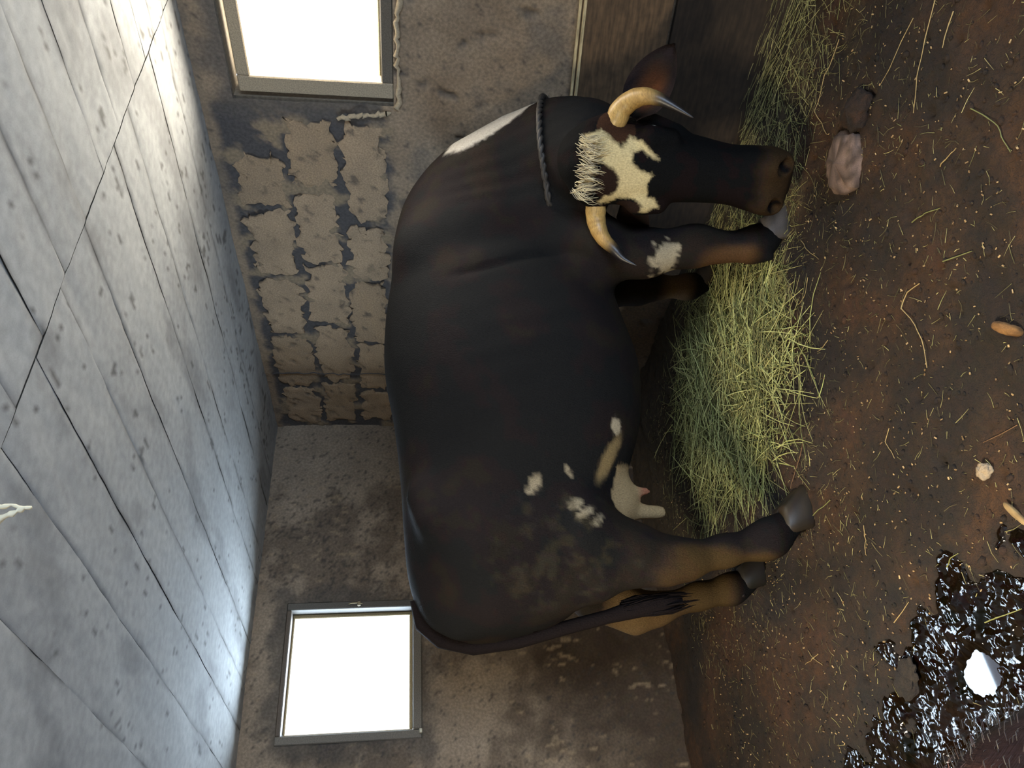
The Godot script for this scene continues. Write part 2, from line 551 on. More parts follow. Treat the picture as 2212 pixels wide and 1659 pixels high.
func make_blocks(parent: Node) -> void:
	# courses of blocks showing where the render has fallen away: [y0, y1, joints]
	var courses := [
		[1.3888, 1.5665, [-1.7347, -2.2363, -2.5812, -3.0305, -3.4276, -3.7202]],
		[1.5738, 1.765, [-1.7399, -2.0743, -2.4819, -2.8894, -3.344, -3.7202]],
		[1.7723, 1.974, [-1.9123, -2.1736, -2.5655, -2.9678, -3.3858, -3.7306]],
	]
	var r := RandomNumberGenerator.new()
	r.seed = 5
	for cs in courses:
		var js: Array = cs[2]
		for k in js.size() - 1:
			var x1: float = js[k] - r.randf_range(0.008, 0.026)
			var x0: float = js[k + 1] + r.randf_range(0.008, 0.022)
			var y0: float = cs[0] + r.randf_range(0.004, 0.016)
			var y1: float = cs[1] - r.randf_range(0.004, 0.018)
			var mb := MB.new()
			var nx := 30
			var ny := 16
			var tone := r.randf_range(-0.04, 0.05)
			var worn := r.randf_range(0.3, 0.9)
			for j in ny + 1:
				for i in nx + 1:
					var fu := float(i) / nx
					var fv := float(j) / ny
					var x := lerpf(x0, x1, fu)
					var y := lerpf(y0, y1, fv)
					var edge := minf(minf(fu, 1.0 - fu) * (x1 - x0), minf(fv, 1.0 - fv) * (y1 - y0))
					# crumbled outline
					var rag := sstep(0.05, 0.0, edge)
					var ox := n_mid.get_noise_2d(x * 2.2 + k * 3.0, y * 2.2) * 0.045 + n_fine.get_noise_2d(x * 1.3 + k, y * 1.3) * 0.014
					var oy := n_mid.get_noise_2d(x * 2.2 + 9.0, y * 2.2 + k * 5.0) * 0.040 + n_fine.get_noise_2d(x * 1.3, y * 1.3 + k) * 0.012
					x += ox * rag
					y += oy * rag
					var corner := Vector2(absf(fu - 0.5) * 2.0, absf(fv - 0.5) * 2.0)
					var rc := maxf(0.0, corner.x * 0.55 + corner.y * 0.55 - 0.85) * 0.35
					x = lerpf(x, (x0 + x1) * 0.5, rc * 0.5)
					y = lerpf(y, (y0 + y1) * 0.5, rc)
					var z := 0.004 + n_mid.get_noise_2d(x * 1.4, y * 1.4 + k) * 0.007 - sstep(0.02, 0.0, edge) * 0.006
					var c := lin(0.73 + tone, 0.62 + tone, 0.485 + tone).lerp(lin(0.63, 0.545, 0.44), 0.5 + 0.5 * n_mid.get_noise_2d(x * 1.0 + 4.0, y * 1.0))
					var pit := sstep(0.36, 0.5, n_fine.get_noise_2d(x * 0.55 + 1.0, y * 0.55 + k * 2.0))
					z -= pit * 0.005
					c = c.lerp(lin(0.36, 0.32, 0.28), pit * worn)
					mb.add(Vector3(x, y, RW_Z + z), c)
			for j in ny:
				for i in nx:
					var q := j * (nx + 1) + i
					mb.quad(q, q + 1, q + nx + 2, q + nx + 1)
			# skirt back into the mortar
			var ring := []
			for i in nx:
				ring.append(i)
			for j in ny:
				ring.append(j * (nx + 1) + nx)
			for i in nx:
				ring.append(ny * (nx + 1) + nx - i)
			for j in ny:
				ring.append((ny - j) * (nx + 1))
			var s0 := mb.v.size()
			for q in ring:
				mb.add(mb.v[q], mb.c[q] * 0.8)
				mb.add(Vector3(mb.v[q].x, mb.v[q].y, RW_Z - 0.02), mb.c[q] * 0.8)
			for q in ring.size():
				var a := s0 + q * 2
				var b := s0 + ((q + 1) % ring.size()) * 2
				mb.quad(a, a + 1, b + 1, b)
			put("block", mb, M.block, parent)
	var cb := MB.new()
	var cp := []
	for k in 30:
		var t := k / 29.0
		cp.append(Vector3(-3.262 + n_fine.get_noise_1d(k * 0.12) * 0.02 + sin(t * 5.0) * 0.006, lerpf(1.99, 1.25, t), RW_Z + 0.014))
	tube(cb, cp, PackedFloat32Array(range(30).map(func(_k: int) -> float: return 0.0028)), [lin(0.25, 0.24, 0.23)], 6)
	put("cable", cb, M.hair, parent)
	# ragged plaster broken off round the window
	for e in [[Vector3(-1.69, 1.347, RW_Z + 0.004), Vector3(-0.60, 1.34, RW_Z + 0.004), 60], [Vector3(-1.70, 1.375, RW_Z + 0.004), Vector3(-1.73, 1.57, RW_Z + 0.004), 22]]:
		var mb := MB.new()
		var pts := []
		var rad := []
		var cnt: int = e[2]
		for k in cnt:
			var t := float(k) / (cnt - 1)
			var p: Vector3 = (e[0] as Vector3).lerp(e[1], t)
			p += Vector3(n_fine.get_noise_1d(k * 0.9 + 3.0) * 0.010, n_fine.get_noise_1d(k * 0.31 + 40.0) * 0.016 - 0.006, absf(n_fine.get_noise_1d(k * 0.4 + 80.0)) * 0.012)
			pts.append(p)
			rad.append((0.009 + 0.007 * n_fine.get_noise_1d(k * 0.8 + 11.0)) * (0.4 if k == 0 or k == cnt - 1 else 1.0))
		tube(mb, pts, rad, [lin(0.74, 0.67, 0.55)], 6)
		put("broken_plaster_edge", mb, M.block, parent)


func ceiling_color(x: float, z: float) -> Color:
	var t := 0.5 + 0.5 * n_mid.get_noise_2d(x * 0.25, z * 0.6 + 20.0)
	var c := lin(0.635, 0.64, 0.635).lerp(lin(0.725, 0.73, 0.72), t)
	var s := n_big.get_noise_2d(x * 1.3 + 11.0, z * 3.0)
	c = c.lerp(lin(0.53, 0.53, 0.525), sstep(0.1, 0.5, s) * 0.7)
	# damp and soot spots, thickest along the wall with the window
	var near := sstep(-1.75, -2.35, z)
	var f := n_fine.get_noise_2d(x * 0.45 + 3.0, z * 0.9) + 0.5 * n_mid.get_noise_2d(x * 0.6 + 9.0, z * 1.2)
	c = c.lerp(lin(0.33, 0.32, 0.30), sstep(0.56 - 0.20 * near, 0.68 - 0.18 * near, f) * 0.75)
	return c


func make_ceiling() -> void:
	var mb := MB.new()
	var grey := lin(0.50, 0.49, 0.46)
	var hx0 := HATCH.x - HATCH_HALF
	var hx1 := HATCH.x + HATCH_HALF
	var hz0 := HATCH.y - HATCH_HALF
	var hz1 := HATCH.y + HATCH_HALF
	for q in [[LW_X - THICK, hx0, RW_Z - THICK, REAR_Z + THICK], [hx1, FRONT_X + THICK, RW_Z - THICK, REAR_Z + THICK], [hx0, hx1, RW_Z - THICK, hz0], [hx0, hx1, hz1, REAR_Z + THICK]]:
		box(mb, Vector3((q[0] + q[1]) * 0.5, CEIL + 0.007 + 0.12, (q[2] + q[3]) * 0.5), Vector3(q[1] - q[0], 0.24, q[3] - q[2]), grey, 0.0)
	var o := put("ceiling", mb, M.white)
	tag(o, "", "", "", "structure")
	# strips left by the shuttering boards, with a cross joint near the camera
	var za := [-2.508, -2.3512, -2.2154, -2.09, -1.9542, -1.766, -1.5936, -1.4264, -1.254, -1.0763, -0.8987, -0.7106, -0.5225, -0.3344, -0.1254, 0.1045, 0.5, 1.0, 1.9]
	var zb := [-2.508, -2.299, -2.1266, -1.8601, -1.7033, -1.4055, -1.2122, -1.0241, -0.8151, -0.5747, -0.3135, 0.0, 0.5, 1.0, 1.9]
	var r := RandomNumberGenerator.new()
	r.seed = 8
	for side in 2:
		var zs: Array = za if side == 0 else zb
		for k in zs.size() - 1:
			var x0 := -1.2855 if side == 0 else LW_X - 0.01
			var x1 := FRONT_X if side == 0 else -1.2885
			var z0: float = zs[k]
			var z1: float = zs[k + 1]
			var fine := z1 < 0.15
			var lift := r.randf_range(-0.0006, 0.0006)
			var tilt := r.randf_range(-0.0008, 0.0008)
			var strip := MB.new()
			var us := axis_ticks(x0, x1, 0.016 if fine else 0.1, [hx0, hx1])
			var vs := axis_ticks(z0 + 0.0004, z1 - 0.0004, 0.014 if fine else 0.1, [z0 + 0.008, z1 - 0.008] if fine else [hz0, hz1])
			var w := us.size()
			for j in vs.size():
				for i in w:
					var x := us[i]
					var z := vs[j]
					var e := minf(z - z0, z1 - z)
					var skew := (x + 1.2) * (-0.055 if side == 1 else -0.045)
					var q := n_fine.get_noise_2d(x * 0.5, z0 * 9.0 + side) * 0.001 * sstep(0.03, 0.0, e)
					var dy := CEIL + lift + tilt * (z - z0) / (z1 - z0) + n_mid.get_noise_2d(x * 0.5, z) * 0.003 + n_fine.get_noise_2d(x * 0.3, z) * 0.0010
					dy += sstep(0.007, 0.0, e) * 0.0022 * clampf(0.4 + n_mid.get_noise_2d(x * 0.4 + k, z0) * 2.0, 0.0, 1.0)
					var zz := clampf(z + q + skew * sstep(-2.50, -2.35, z) * sstep(0.6, 0.1, z), RW_Z - 0.02, REAR_Z)
					var cc := ceiling_color(x, zz)
					cc = cc.lerp(lin(0.40, 0.395, 0.38), sstep(0.012, 0.002, e) * clampf(0.45 + n_mid.get_noise_2d(x * 0.5 + k * 7.0, z0) * 2.2, 0.0, 1.0) * 0.85)
					strip.add(Vector3(x, dy, zz), cc)
			for j in vs.size() - 1:
				for i in w - 1:
					var q := j * w + i
					var cx := (us[i] + us[i + 1]) * 0.5
					var cz := (vs[j] + vs[j + 1]) * 0.5
					if cx > hx0 and cx < hx1 and cz > hz0 and cz < hz1:
						continue
					strip.quad(q, q + 1, q + 1 + w, q + w)
			put("panel", strip, M.white, o)


func frame_bar(mb: MB, a: Vector3, b: Vector3, col: Color) -> void:
	box(mb, (a + b) * 0.5, (b - a).abs(), col, 0.004)


func make_window_right() -> void:
	var o := base("window_1", Vector3(-1.1286, 1.356, RW_Z))
	tag(o, "", "", "", "structure")
	var z0 := -0.095
	var z1 := -0.004
	var pale := lin(0.66, 0.60, 0.50)
	var parts := [
		["jamb", Vector3(-0.52, 0, z0), Vector3(-0.459, 0.536, z1), pale],
		["jamb", Vector3(0.459, 0, z0), Vector3(0.52, 0.536, z1), pale],
		["head", Vector3(-0.459, 0.491, z0), Vector3(0.459, 0.536, z1), pale],
		["sill", Vector3(-0.459, 0, z0), Vector3(0.459, 0.042, z1), lin(0.40, 0.36, 0.31)],
	]
	for p in parts:
		var mb := MB.new()
		frame_bar(mb, p[1], p[2], p[3])
		put(p[0], mb, M.frame, o)
	# thin beads of the sash just inside the frame
	for p in [[Vector3(-0.4797, 0.04389, -0.0627), Vector3(-0.4692, 0.5131, -0.05225)], [Vector3(-0.4692, 0.5026, -0.0627), Vector3(0.4692, 0.5131, -0.05225)], [Vector3(-0.4692, 0.04389, -0.0627), Vector3(0.4692, 0.05225, -0.05225)], [Vector3(0.4692, 0.04389, -0.0627), Vector3(0.4797, 0.5131, -0.05225)]]:
		var mb := MB.new()
		frame_bar(mb, p[0], p[1], lin(0.80, 0.76, 0.62))
		put("bead", mb, M.frame, o)
	var pane := MB.new()
	pane.flat_quad(Vector3(-0.4723, 0.05016, -0.06897), Vector3(0.4723, 0.05016, -0.06897), Vector3(0.4723, 0.5079, -0.06897), Vector3(-0.4723, 0.5079, -0.06897), Color.WHITE)
	put("pane", pane, M.glass, o)


func make_window_left() -> void:
	var o := base("window_2", Vector3(LW_X, 1.23, -1.134))
	tag(o, "", "", "", "structure")
	var grey := lin(0.47, 0.44, 0.39)
	var parts := [
		["jamb", Vector3(-0.1045, 0, -0.3239), Vector3(0.00418, 0.65, -0.2884), lin(0.36, 0.34, 0.31)],
		["jamb", Vector3(-0.1045, 0, 0.2853), Vector3(0.00418, 0.65, 0.3239), grey],
		["head", Vector3(-0.1045, 0.627, -0.2884), Vector3(0.00209, 0.65, 0.2853), lin(0.38, 0.33, 0.27)],
		["sill", Vector3(-0.1045, 0, -0.2884), Vector3(0.01254, 0.0418, 0.2853), grey],
	]
	for p in parts:
		var mb := MB.new()
		frame_bar(mb, p[1], p[2], p[3])
		put(p[0], mb, M.frame, o)
	for p in [[Vector3(-0.08883, 0.0418, -0.2884), Vector3(-0.0627, 0.627, -0.2696)], [Vector3(-0.08883, 0.0418, 0.2665), Vector3(-0.0627, 0.627, 0.2853)], [Vector3(-0.08883, 0.6165, -0.2696), Vector3(-0.0627, 0.627, 0.2665)], [Vector3(-0.08883, 0.0418, -0.2696), Vector3(-0.0627, 0.05852, 0.2665)]]:
		var mb := MB.new()
		frame_bar(mb, p[0], p[1], lin(0.62, 0.54, 0.38))
		put("sash_bar", mb, M.frame, o)
	var pane := MB.new()
	pane.flat_quad(Vector3(-0.07524, 0.05225, -0.2738), Vector3(-0.07524, 0.05225, 0.2696), Vector3(-0.07524, 0.6207, 0.2696), Vector3(-0.07524, 0.6207, -0.2738), Color.WHITE)
	put("pane", pane, M.glass, o)
	# hook and eye on the frame, small hinge block at the lower corner
	var hk := MB.new()
	tube(hk, [Vector3(0.01045, 0.3553, -0.3072), Vector3(0.01881, 0.3365, -0.3093), Vector3(0.01881, 0.303, -0.3093), Vector3(0.01463, 0.2884, -0.3051)], [0.003, 0.003, 0.003, 0.002], [lin(0.60, 0.55, 0.42)], 6)
	put("latch_hook", hk, M.metal, o)
	var st := MB.new()
	box(st, Vector3(0.01254, 0.3051, -0.3072), Vector3(0.01254, 0.01672, 0.02299), lin(0.62, 0.58, 0.48), 0.003)
	put("latch_plate", st, M.metal, o)
	var hg := MB.new()
	box(hg, Vector3(0.01254, 0.00627, 0.2957), Vector3(0.01881, 0.01463, 0.0209), lin(0.86, 0.83, 0.74), 0.003)
	put("hinge_block", hg, M.metal, o)


func make_hatch() -> void:
	# hay hatch in the ceiling behind the camera
	var o := base("trim_1", Vector3(HATCH.x, CEIL, HATCH.y))
	tag(o, "", "", "", "structure")
	var h := HATCH_HALF
	for p in [[Vector3(-h - 0.05, -0.01, -h - 0.05), Vector3(-h, 0.03, h + 0.05)], [Vector3(h, -0.01, -h - 0.05), Vector3(h + 0.05, 0.03, h + 0.05)], [Vector3(-h, -0.01, -h - 0.05), Vector3(h, 0.03, -h)], [Vector3(-h, -0.01, h), Vector3(h, 0.03, h + 0.05)]]:
		var mb := MB.new()
		frame_bar(mb, p[0], p[1], lin(0.5, 0.42, 0.32))
		put("batten", mb, M.wood, o)


# ---------------------------------------------------------------- animals: distance field and surface nets
var f_a := PackedVector3Array()
var f_d := PackedVector3Array()
var f_l := PackedFloat32Array()
var f_r0 := PackedFloat32Array()
var f_r1 := PackedFloat32Array()
var f_k := PackedFloat32Array()
var f_lofts := []
var f_cuts := []


func field_clear() -> void:
	f_a = PackedVector3Array()
	f_d = PackedVector3Array()
	f_l = PackedFloat32Array()
	f_r0 = PackedFloat32Array()
	f_r1 = PackedFloat32Array()
	f_k = PackedFloat32Array()
	f_lofts = []
	f_cuts = []


func bone(a: Vector3, b: Vector3, r0: float, r1: float, k := 0.05) -> void:
	f_a.append(a)
	f_d.append(b - a)
	f_l.append(maxf((b - a).length_squared(), 1e-8))
	f_r0.append(r0)
	f_r1.append(r1)
	f_k.append(k)


func chain(pts: Array, k := 0.05) -> void:
	# [[point, radius], ...]
	for j in pts.size() - 1:
		bone(pts[j][0], pts[j + 1][0], pts[j][1], pts[j + 1][1], k)


# body part described by sections: [x, top, bottom, half width]
func loft(org: Vector3, ax: Vector3, ay: Vector3, az: Vector3, keys: Array, power: float, k: float) -> void:
	var tops := []
	var bots := []
	var wid := []
	for q in keys:
		tops.append([q[0], q[1]])
		bots.append([q[0], q[2]])
		wid.append([q[0], q[3]])
	var x0: float = keys[0][0]
	var x1: float = keys[keys.size() - 1][0]
	var cy := PackedFloat32Array()
	var aa := PackedFloat32Array()
	var bb := PackedFloat32Array()
	for j in 129:
		var x := lerpf(x0, x1, j / 128.0)
		var t := spline(tops, x)
		var b := spline(bots, x)
		cy.append((t + b) * 0.5)
		aa.append(maxf((t - b) * 0.5, 0.005))
		bb.append(maxf(spline(wid, x), 0.005))
	f_lofts.append({"o": org, "x": ax, "y": ay, "z": az, "x0": x0, "x1": x1, "cy": cy, "a": aa, "b": bb, "p": power, "k": k})


func loft_at(l: Dictionary, p: Vector3) -> float:
	var q: Vector3 = p - l.o
	var x := q.dot(l.x)
	var xc := clampf(x, l.x0, l.x1)
	var f: float = (xc - l.x0) / (l.x1 - l.x0) * 128.0
	var j := mini(int(f), 127)
	f -= j
	var cy: PackedFloat32Array = l.cy
	var aa: PackedFloat32Array = l.a
	var bb: PackedFloat32Array = l.b
	var a := lerpf(aa[j], aa[j + 1], f)
	var b := lerpf(bb[j], bb[j + 1], f)
	var dy := absf(q.dot(l.y) - lerpf(cy[j], cy[j + 1], f)) / a
	var dz := absf(q.dot(l.z)) / b
	var pw: float = l.p
	var e := pow(pow(dy, pw) + pow(dz, pw), 1.0 / pw)
	var d := (e - 1.0) * minf(a, b)
	var out := absf(x - xc)
	if out > 0.0:
		return sqrt(maxf(d, 0.0) ** 2 + out * out) + minf(d, 0.0) * 0.0
	return d


func field_at(p: Vector3, ids: PackedInt32Array) -> float:
	var d := 10.0
	var np := f_a.size()
	for j in ids:
		var e: float
		var k: float
		if j < np:
			var q := p - f_a[j]
			var t := clampf(q.dot(f_d[j]) / f_l[j], 0.0, 1.0)
			e = (q - f_d[j] * t).length() - (f_r0[j] + (f_r1[j] - f_r0[j]) * t)
			k = f_k[j]
		else:
			e = loft_at(f_lofts[j - np], p)
			k = f_lofts[j - np].k
		var h := maxf(k - absf(d - e), 0.0) / k
		d = minf(d, e) - h * h * k * 0.25
	for c in f_cuts:
		var e: float = c[1] - (p - (c[0] as Vector3)).length()
		var h := maxf(0.012 - absf(d - e), 0.0) / 0.012
		d = maxf(d, e) + h * h * 0.003
	return d


func field_mesh(mb: MB, lo: Vector3, hi: Vector3, cell: float, color: Callable, xf: Transform3D) -> void:
	var B := 4
	var nb := Vector3i(((hi - lo) / (cell * B)).ceil())
	var nx := nb.x * B + 1
	var ny := nb.y * B + 1
	var nz := nb.z * B + 1
	var val := PackedFloat32Array()
	val.resize(nx * ny * nz)
	val.fill(1e6)
	var all := PackedInt32Array()
	for j in f_a.size() + f_lofts.size():
		all.append(j)
	var reach := cell * B * 0.87
	var blocks := []
	for bz in nb.z:
		for by in nb.y:
			for bx in nb.x:
				var c := lo + Vector3(bx + 0.5, by + 0.5, bz + 0.5) * (cell * B)
				# distances of every piece at the middle of the block
				var best := 10.0
				var ds := PackedFloat32Array()
				for j in all:
					var e: float
					if j < f_a.size():
						var q := c - f_a[j]
						var t := clampf(q.dot(f_d[j]) / f_l[j], 0.0, 1.0)
						e = (q - f_d[j] * t).length() - (f_r0[j] + (f_r1[j] - f_r0[j]) * t)
					else:
						e = loft_at(f_lofts[j - f_a.size()], c)
					ds.append(e)
					best = minf(best, e)
				if best > reach + 0.03 or best < -reach - 0.09:
					continue
				var ids := PackedInt32Array()
				for j in all:
					if ds[j] < best + reach * 2.0 + 0.07:
						ids.append(j)
				blocks.append(Vector3i(bx, by, bz))
				for z in B + 1:
					for y in B + 1:
						for x in B + 1:
							var gx := bx * B + x
							var gy := by * B + y
							var gz := bz * B + z
							var at := (gz * ny + gy) * nx + gx
							if val[at] > 1e5:
								val[at] = field_at(lo + Vector3(gx, gy, gz) * cell, ids)
	var seen := {}
	var off := [0, 1, nx, nx + 1, nx * ny, nx * ny + 1, nx * ny + nx, nx * ny + nx + 1]
	var cor := [Vector3(0, 0, 0), Vector3(1, 0, 0), Vector3(0, 1, 0), Vector3(1, 1, 0), Vector3(0, 0, 1), Vector3(1, 0, 1), Vector3(0, 1, 1), Vector3(1, 1, 1)]
	var edges := [[0, 1], [2, 3], [4, 5], [6, 7], [0, 2], [1, 3], [4, 6], [5, 7], [0, 4], [1, 5], [2, 6], [3, 7]]
	for bl in blocks:
		for z in B:
			for y in B:
				for x in B:
					var gx: int = bl.x * B + x
					var gy: int = bl.y * B + y
					var gz: int = bl.z * B + z
					var at := (gz * ny + gy) * nx + gx
					var m := 0
					for k in 8:
						if val[at + off[k]] < 0.0:
							m |= 1 << k
					if m == 0 or m == 255:
						continue
					var s := Vector3.ZERO
					var cnt := 0
					for e in edges:
						var v0 := val[at + off[e[0]]]
						var v1 := val[at + off[e[1]]]
						if (v0 < 0.0) != (v1 < 0.0):
							var t := clampf(v0 / (v0 - v1), 0.0, 1.0) if absf(v1) < 1e5 and absf(v0) < 1e5 else 0.5
							s += (cor[e[0]] as Vector3).lerp(cor[e[1]], t)
							cnt += 1
					var p := lo + (Vector3(gx, gy, gz) + s / cnt) * cell
					seen[at] = mb.add(xf * p, color.call(p))
	var sx := 1
	var sy := nx
	var sz := nx * ny
	for at in seen:
		for ax in 3:
			var o1: int = [sy, sz, sx][ax]
			var o2: int = [sz, sx, sy][ax]
			var o0: int = [sx, sy, sz][ax]
			if not (seen.has(at - o1) and seen.has(at - o2) and seen.has(at - o1 - o2)):
				continue
			var v0 := val[at]
			var v1 := val[at + o0]
			if (v0 < 0.0) == (v1 < 0.0):
				continue
			var a: int = seen[at]
			var b: int = seen[at - o1]
			var c: int = seen[at - o1 - o2]
			var d: int = seen[at - o2]
			if v0 < 0.0:
				mb.quad(a, b, c, d)
			else:
				mb.quad(a, d, c, b)


# stack of level rings, for hooves and stones: [y, cx, cz, rx, rz]
func rings(mb: MB, xf: Transform3D, levels: Array, sides: int, power: float, col: Callable) -> void:
	var first := mb.v.size()
	for l in levels:
		for s in sides:
			var t := TAU * s / sides
			var cx := cos(t)
			var cz := sin(t)
			var r := 1.0 / pow(pow(absf(cx), power) + pow(absf(cz), power), 1.0 / power)
			var p := Vector3(l[1] + cx * r * l[3], l[0], l[2] + cz * r * l[4])
			mb.add(xf * p, col.call(p))
	for k in levels.size() - 1:
		for s in sides:
			var a := first + k * sides + s
			var b := first + k * sides + (s + 1) % sides
			mb.quad(a, a + sides, b + sides, b)
	var l0: Array = levels[0]
	var l1: Array = levels[levels.size() - 1]
	var c0 := mb.add(xf * Vector3(l0[1], l0[0], l0[2]), col.call(Vector3(l0[1], l0[0], l0[2])))
	var c1 := mb.add(xf * Vector3(l1[1], l1[0], l1[2]), col.call(Vector3(l1[1], l1[0], l1[2])))
	for s in sides:
		mb.tri(c0, first + s, first + (s + 1) % sides)
		mb.tri(c1, first + (levels.size() - 1) * sides + (s + 1) % sides, first + (levels.size() - 1) * sides + s)


# ---------------------------------------------------------------- the cow; x forward, y up, z to her right
const HP := Vector3(0.632, 0.758, 0.53)
const HL := Vector3(-0.129, -0.988, 0.084)
const HN := Vector3(-0.720, 0.151, 0.677)
const HR := Vector3(0.682, -0.027, 0.731)


var collar := PackedVector3Array()


func hd(t: float, r: float, n: float) -> Vector3:
	return HP + HL * t + HR * r + HN * n


func blob(x: float, y: float, cx: float, cy: float, rx: float, ry: float, ang := 0.0) -> float:
	var dx := x - cx
	var dy := y - cy
	var c := cos(ang)
	var s := sin(ang)
	return 1.0 - sqrt(((dx * c + dy * s) / rx) ** 2 + ((-dx * s + dy * c) / ry) ** 2)


func coat(p: Vector3) -> Color:
	var nn := n_mid.get_noise_3d(p.x, p.y, p.z)
	var c := lin(0.125, 0.122, 0.126).lerp(lin(0.185, 0.145, 0.13), clampf(0.15 + nn + n_big.get_noise_3d(p.x, p.y, p.z) * 0.8, 0.0, 1.0))
	var white := lin(0.78, 0.72, 0.60)
	var j := n_mid.get_noise_3d(p.x * 3.0, p.y * 3.0, p.z * 3.0) * 0.35 + n_fine.get_noise_3d(p.x, p.y, p.z) * 0.25
	# lower legs are dun
	if p.y < 0.62 and p.x < -0.35:
		c = c.lerp(lin(0.30, 0.23, 0.15), sstep(0.58, 0.42, p.y + nn * 0.1) * sstep(-0.50, -0.54, p.x + nn * 0.03 + (0.48 - p.y) * 0.12))
		if p.z < 0.0:
			c = c.lerp(lin(0.42, 0.34, 0.23), sstep(0.66, 0.56, p.y) * sstep(0.30, 0.40, p.y) * 0.9)
	if p.y < 0.5 and p.x > 0.2:
		c = c.lerp(lin(0.40, 0.29, 0.18), sstep(0.0, 0.5, blob(p.x, p.y, 0.40, 0.20, 0.07, 0.16)) * 0.8)
		if p.z < 0.0:
			c = c.lerp(lin(0.50, 0.40, 0.29), sstep(0.30, 0.2, p.y) * 0.9)
	if p.y < 0.16:
		c = c.lerp(lin(0.11, 0.095, 0.085), sstep(0.17, 0.10, p.y))
	if p.z > 0.0:
		# white flecks on the flank and thigh
		for q in [[-0.335, 0.918, 0.034, 0.022, -0.3], [-0.36, 0.935, 0.012, 0.024, 0.0], [-0.405, 0.800, 0.022, 0.034, 0.5], [-0.43, 0.775, 0.016, 0.040, 0.6], [-0.455, 0.738, 0.014, 0.030, 0.7], [-0.30, 0.815, 0.030, 0.010, 0.4]]:
			c = c.lerp(white * 0.6, sstep(0.12, 0.45, blob(p.x, p.y, q[0], q[1], q[2], q[3], q[4]) + j * 0.7))
		# splashes of dried dung on the thigh
		var dg := sstep(0.12, 0.45, n_fine.get_noise_3d(p.x * 0.6, p.y * 0.6, p.z * 0.6) + blob(p.x, p.y, -0.53, 0.86, 0.15, 0.20) * 0.35)
		c = c.lerp(lin(0.24, 0.22, 0.17), dg * 0.5 * sstep(-0.2, 0.3, blob(p.x, p.y, -0.53, 0.83, 0.2, 0.28)))
		# pale fold of skin running to the udder
		c = c.lerp(lin(0.62, 0.53, 0.37), sstep(0.0, 0.5, blob(p.x, p.y, -0.255, 0.672, 0.115, 0.028, -0.52) + j * 0.5) * 0.8)
		c = c.lerp(white, sstep(0.0, 0.3, blob(p.x, p.y, -0.155, 0.645, 0.03, 0.022) + j * 0.7) * 0.9)
		# white fleck above the knee
		c = c.lerp(white, sstep(0.0, 0.25, blob(p.x, p.y, 0.42, 0.445, 0.042, 0.062, 0.5) + j * 1.7) * 0.75)
	# udder
	if p.y < 0.74 and p.x > -0.50 and p.x < -0.25 and absf(p.z - 0.06) < 0.16:
		var ud := blob(p.x, p.y, -0.372, 0.565, 0.118, 0.175)
		c = c.lerp(lin(0.74, 0.63, 0.46).lerp(lin(0.72, 0.48, 0.36), sstep(0.56, 0.53, p.y) * sstep(-0.39, -0.36, p.x)), sstep(0.0, 0.10, ud))
	# white blaze along the crest of the neck
	var cr := blob(p.x, p.y, 0.955, 1.0, 0.075, 0.20, 0.52) + j * 0.25
	if p.x > 0.75 and p.z > -0.12:
		c = c.lerp(lin(0.80, 0.77, 0.72), sstep(0.0, 0.15, cr))
	return c


var face_white := PackedVector2Array([Vector2(-0.015, 0.086), Vector2(0.034, 0.112), Vector2(0.104, 0.069), Vector2(0.122, 0.101), Vector2(0.162, 0.094), Vector2(0.226, 0.043), Vector2(0.199, 0.051), Vector2(0.159, 0.075), Vector2(0.134, 0.061), Vector2(0.133, 0.04), Vector2(0.16, 0.015), Vector2(0.206, 0.001), Vector2(0.198, -0.031), Vector2(0.202, -0.071), Vector2(0.226, -0.072), Vector2(0.25, -0.106), Vector2(0.186, -0.124), Vector2(0.194, -0.097), Vector2(0.169, -0.081), Vector2(0.123, -0.083), Vector2(0.071, -0.122), Vector2(0.054, -0.106), Vector2(0.105, -0.063), Vector2(0.109, -0.019), Vector2(0.086, 0.011), Vector2(0.048, 0.021), Vector2(0.025, 0.028), Vector2(0.021, -0.008), Vector2(0.034, -0.035), Vector2(0.008, -0.07), Vector2(-0.011, -0.062), Vector2(0.01, -0.023)])


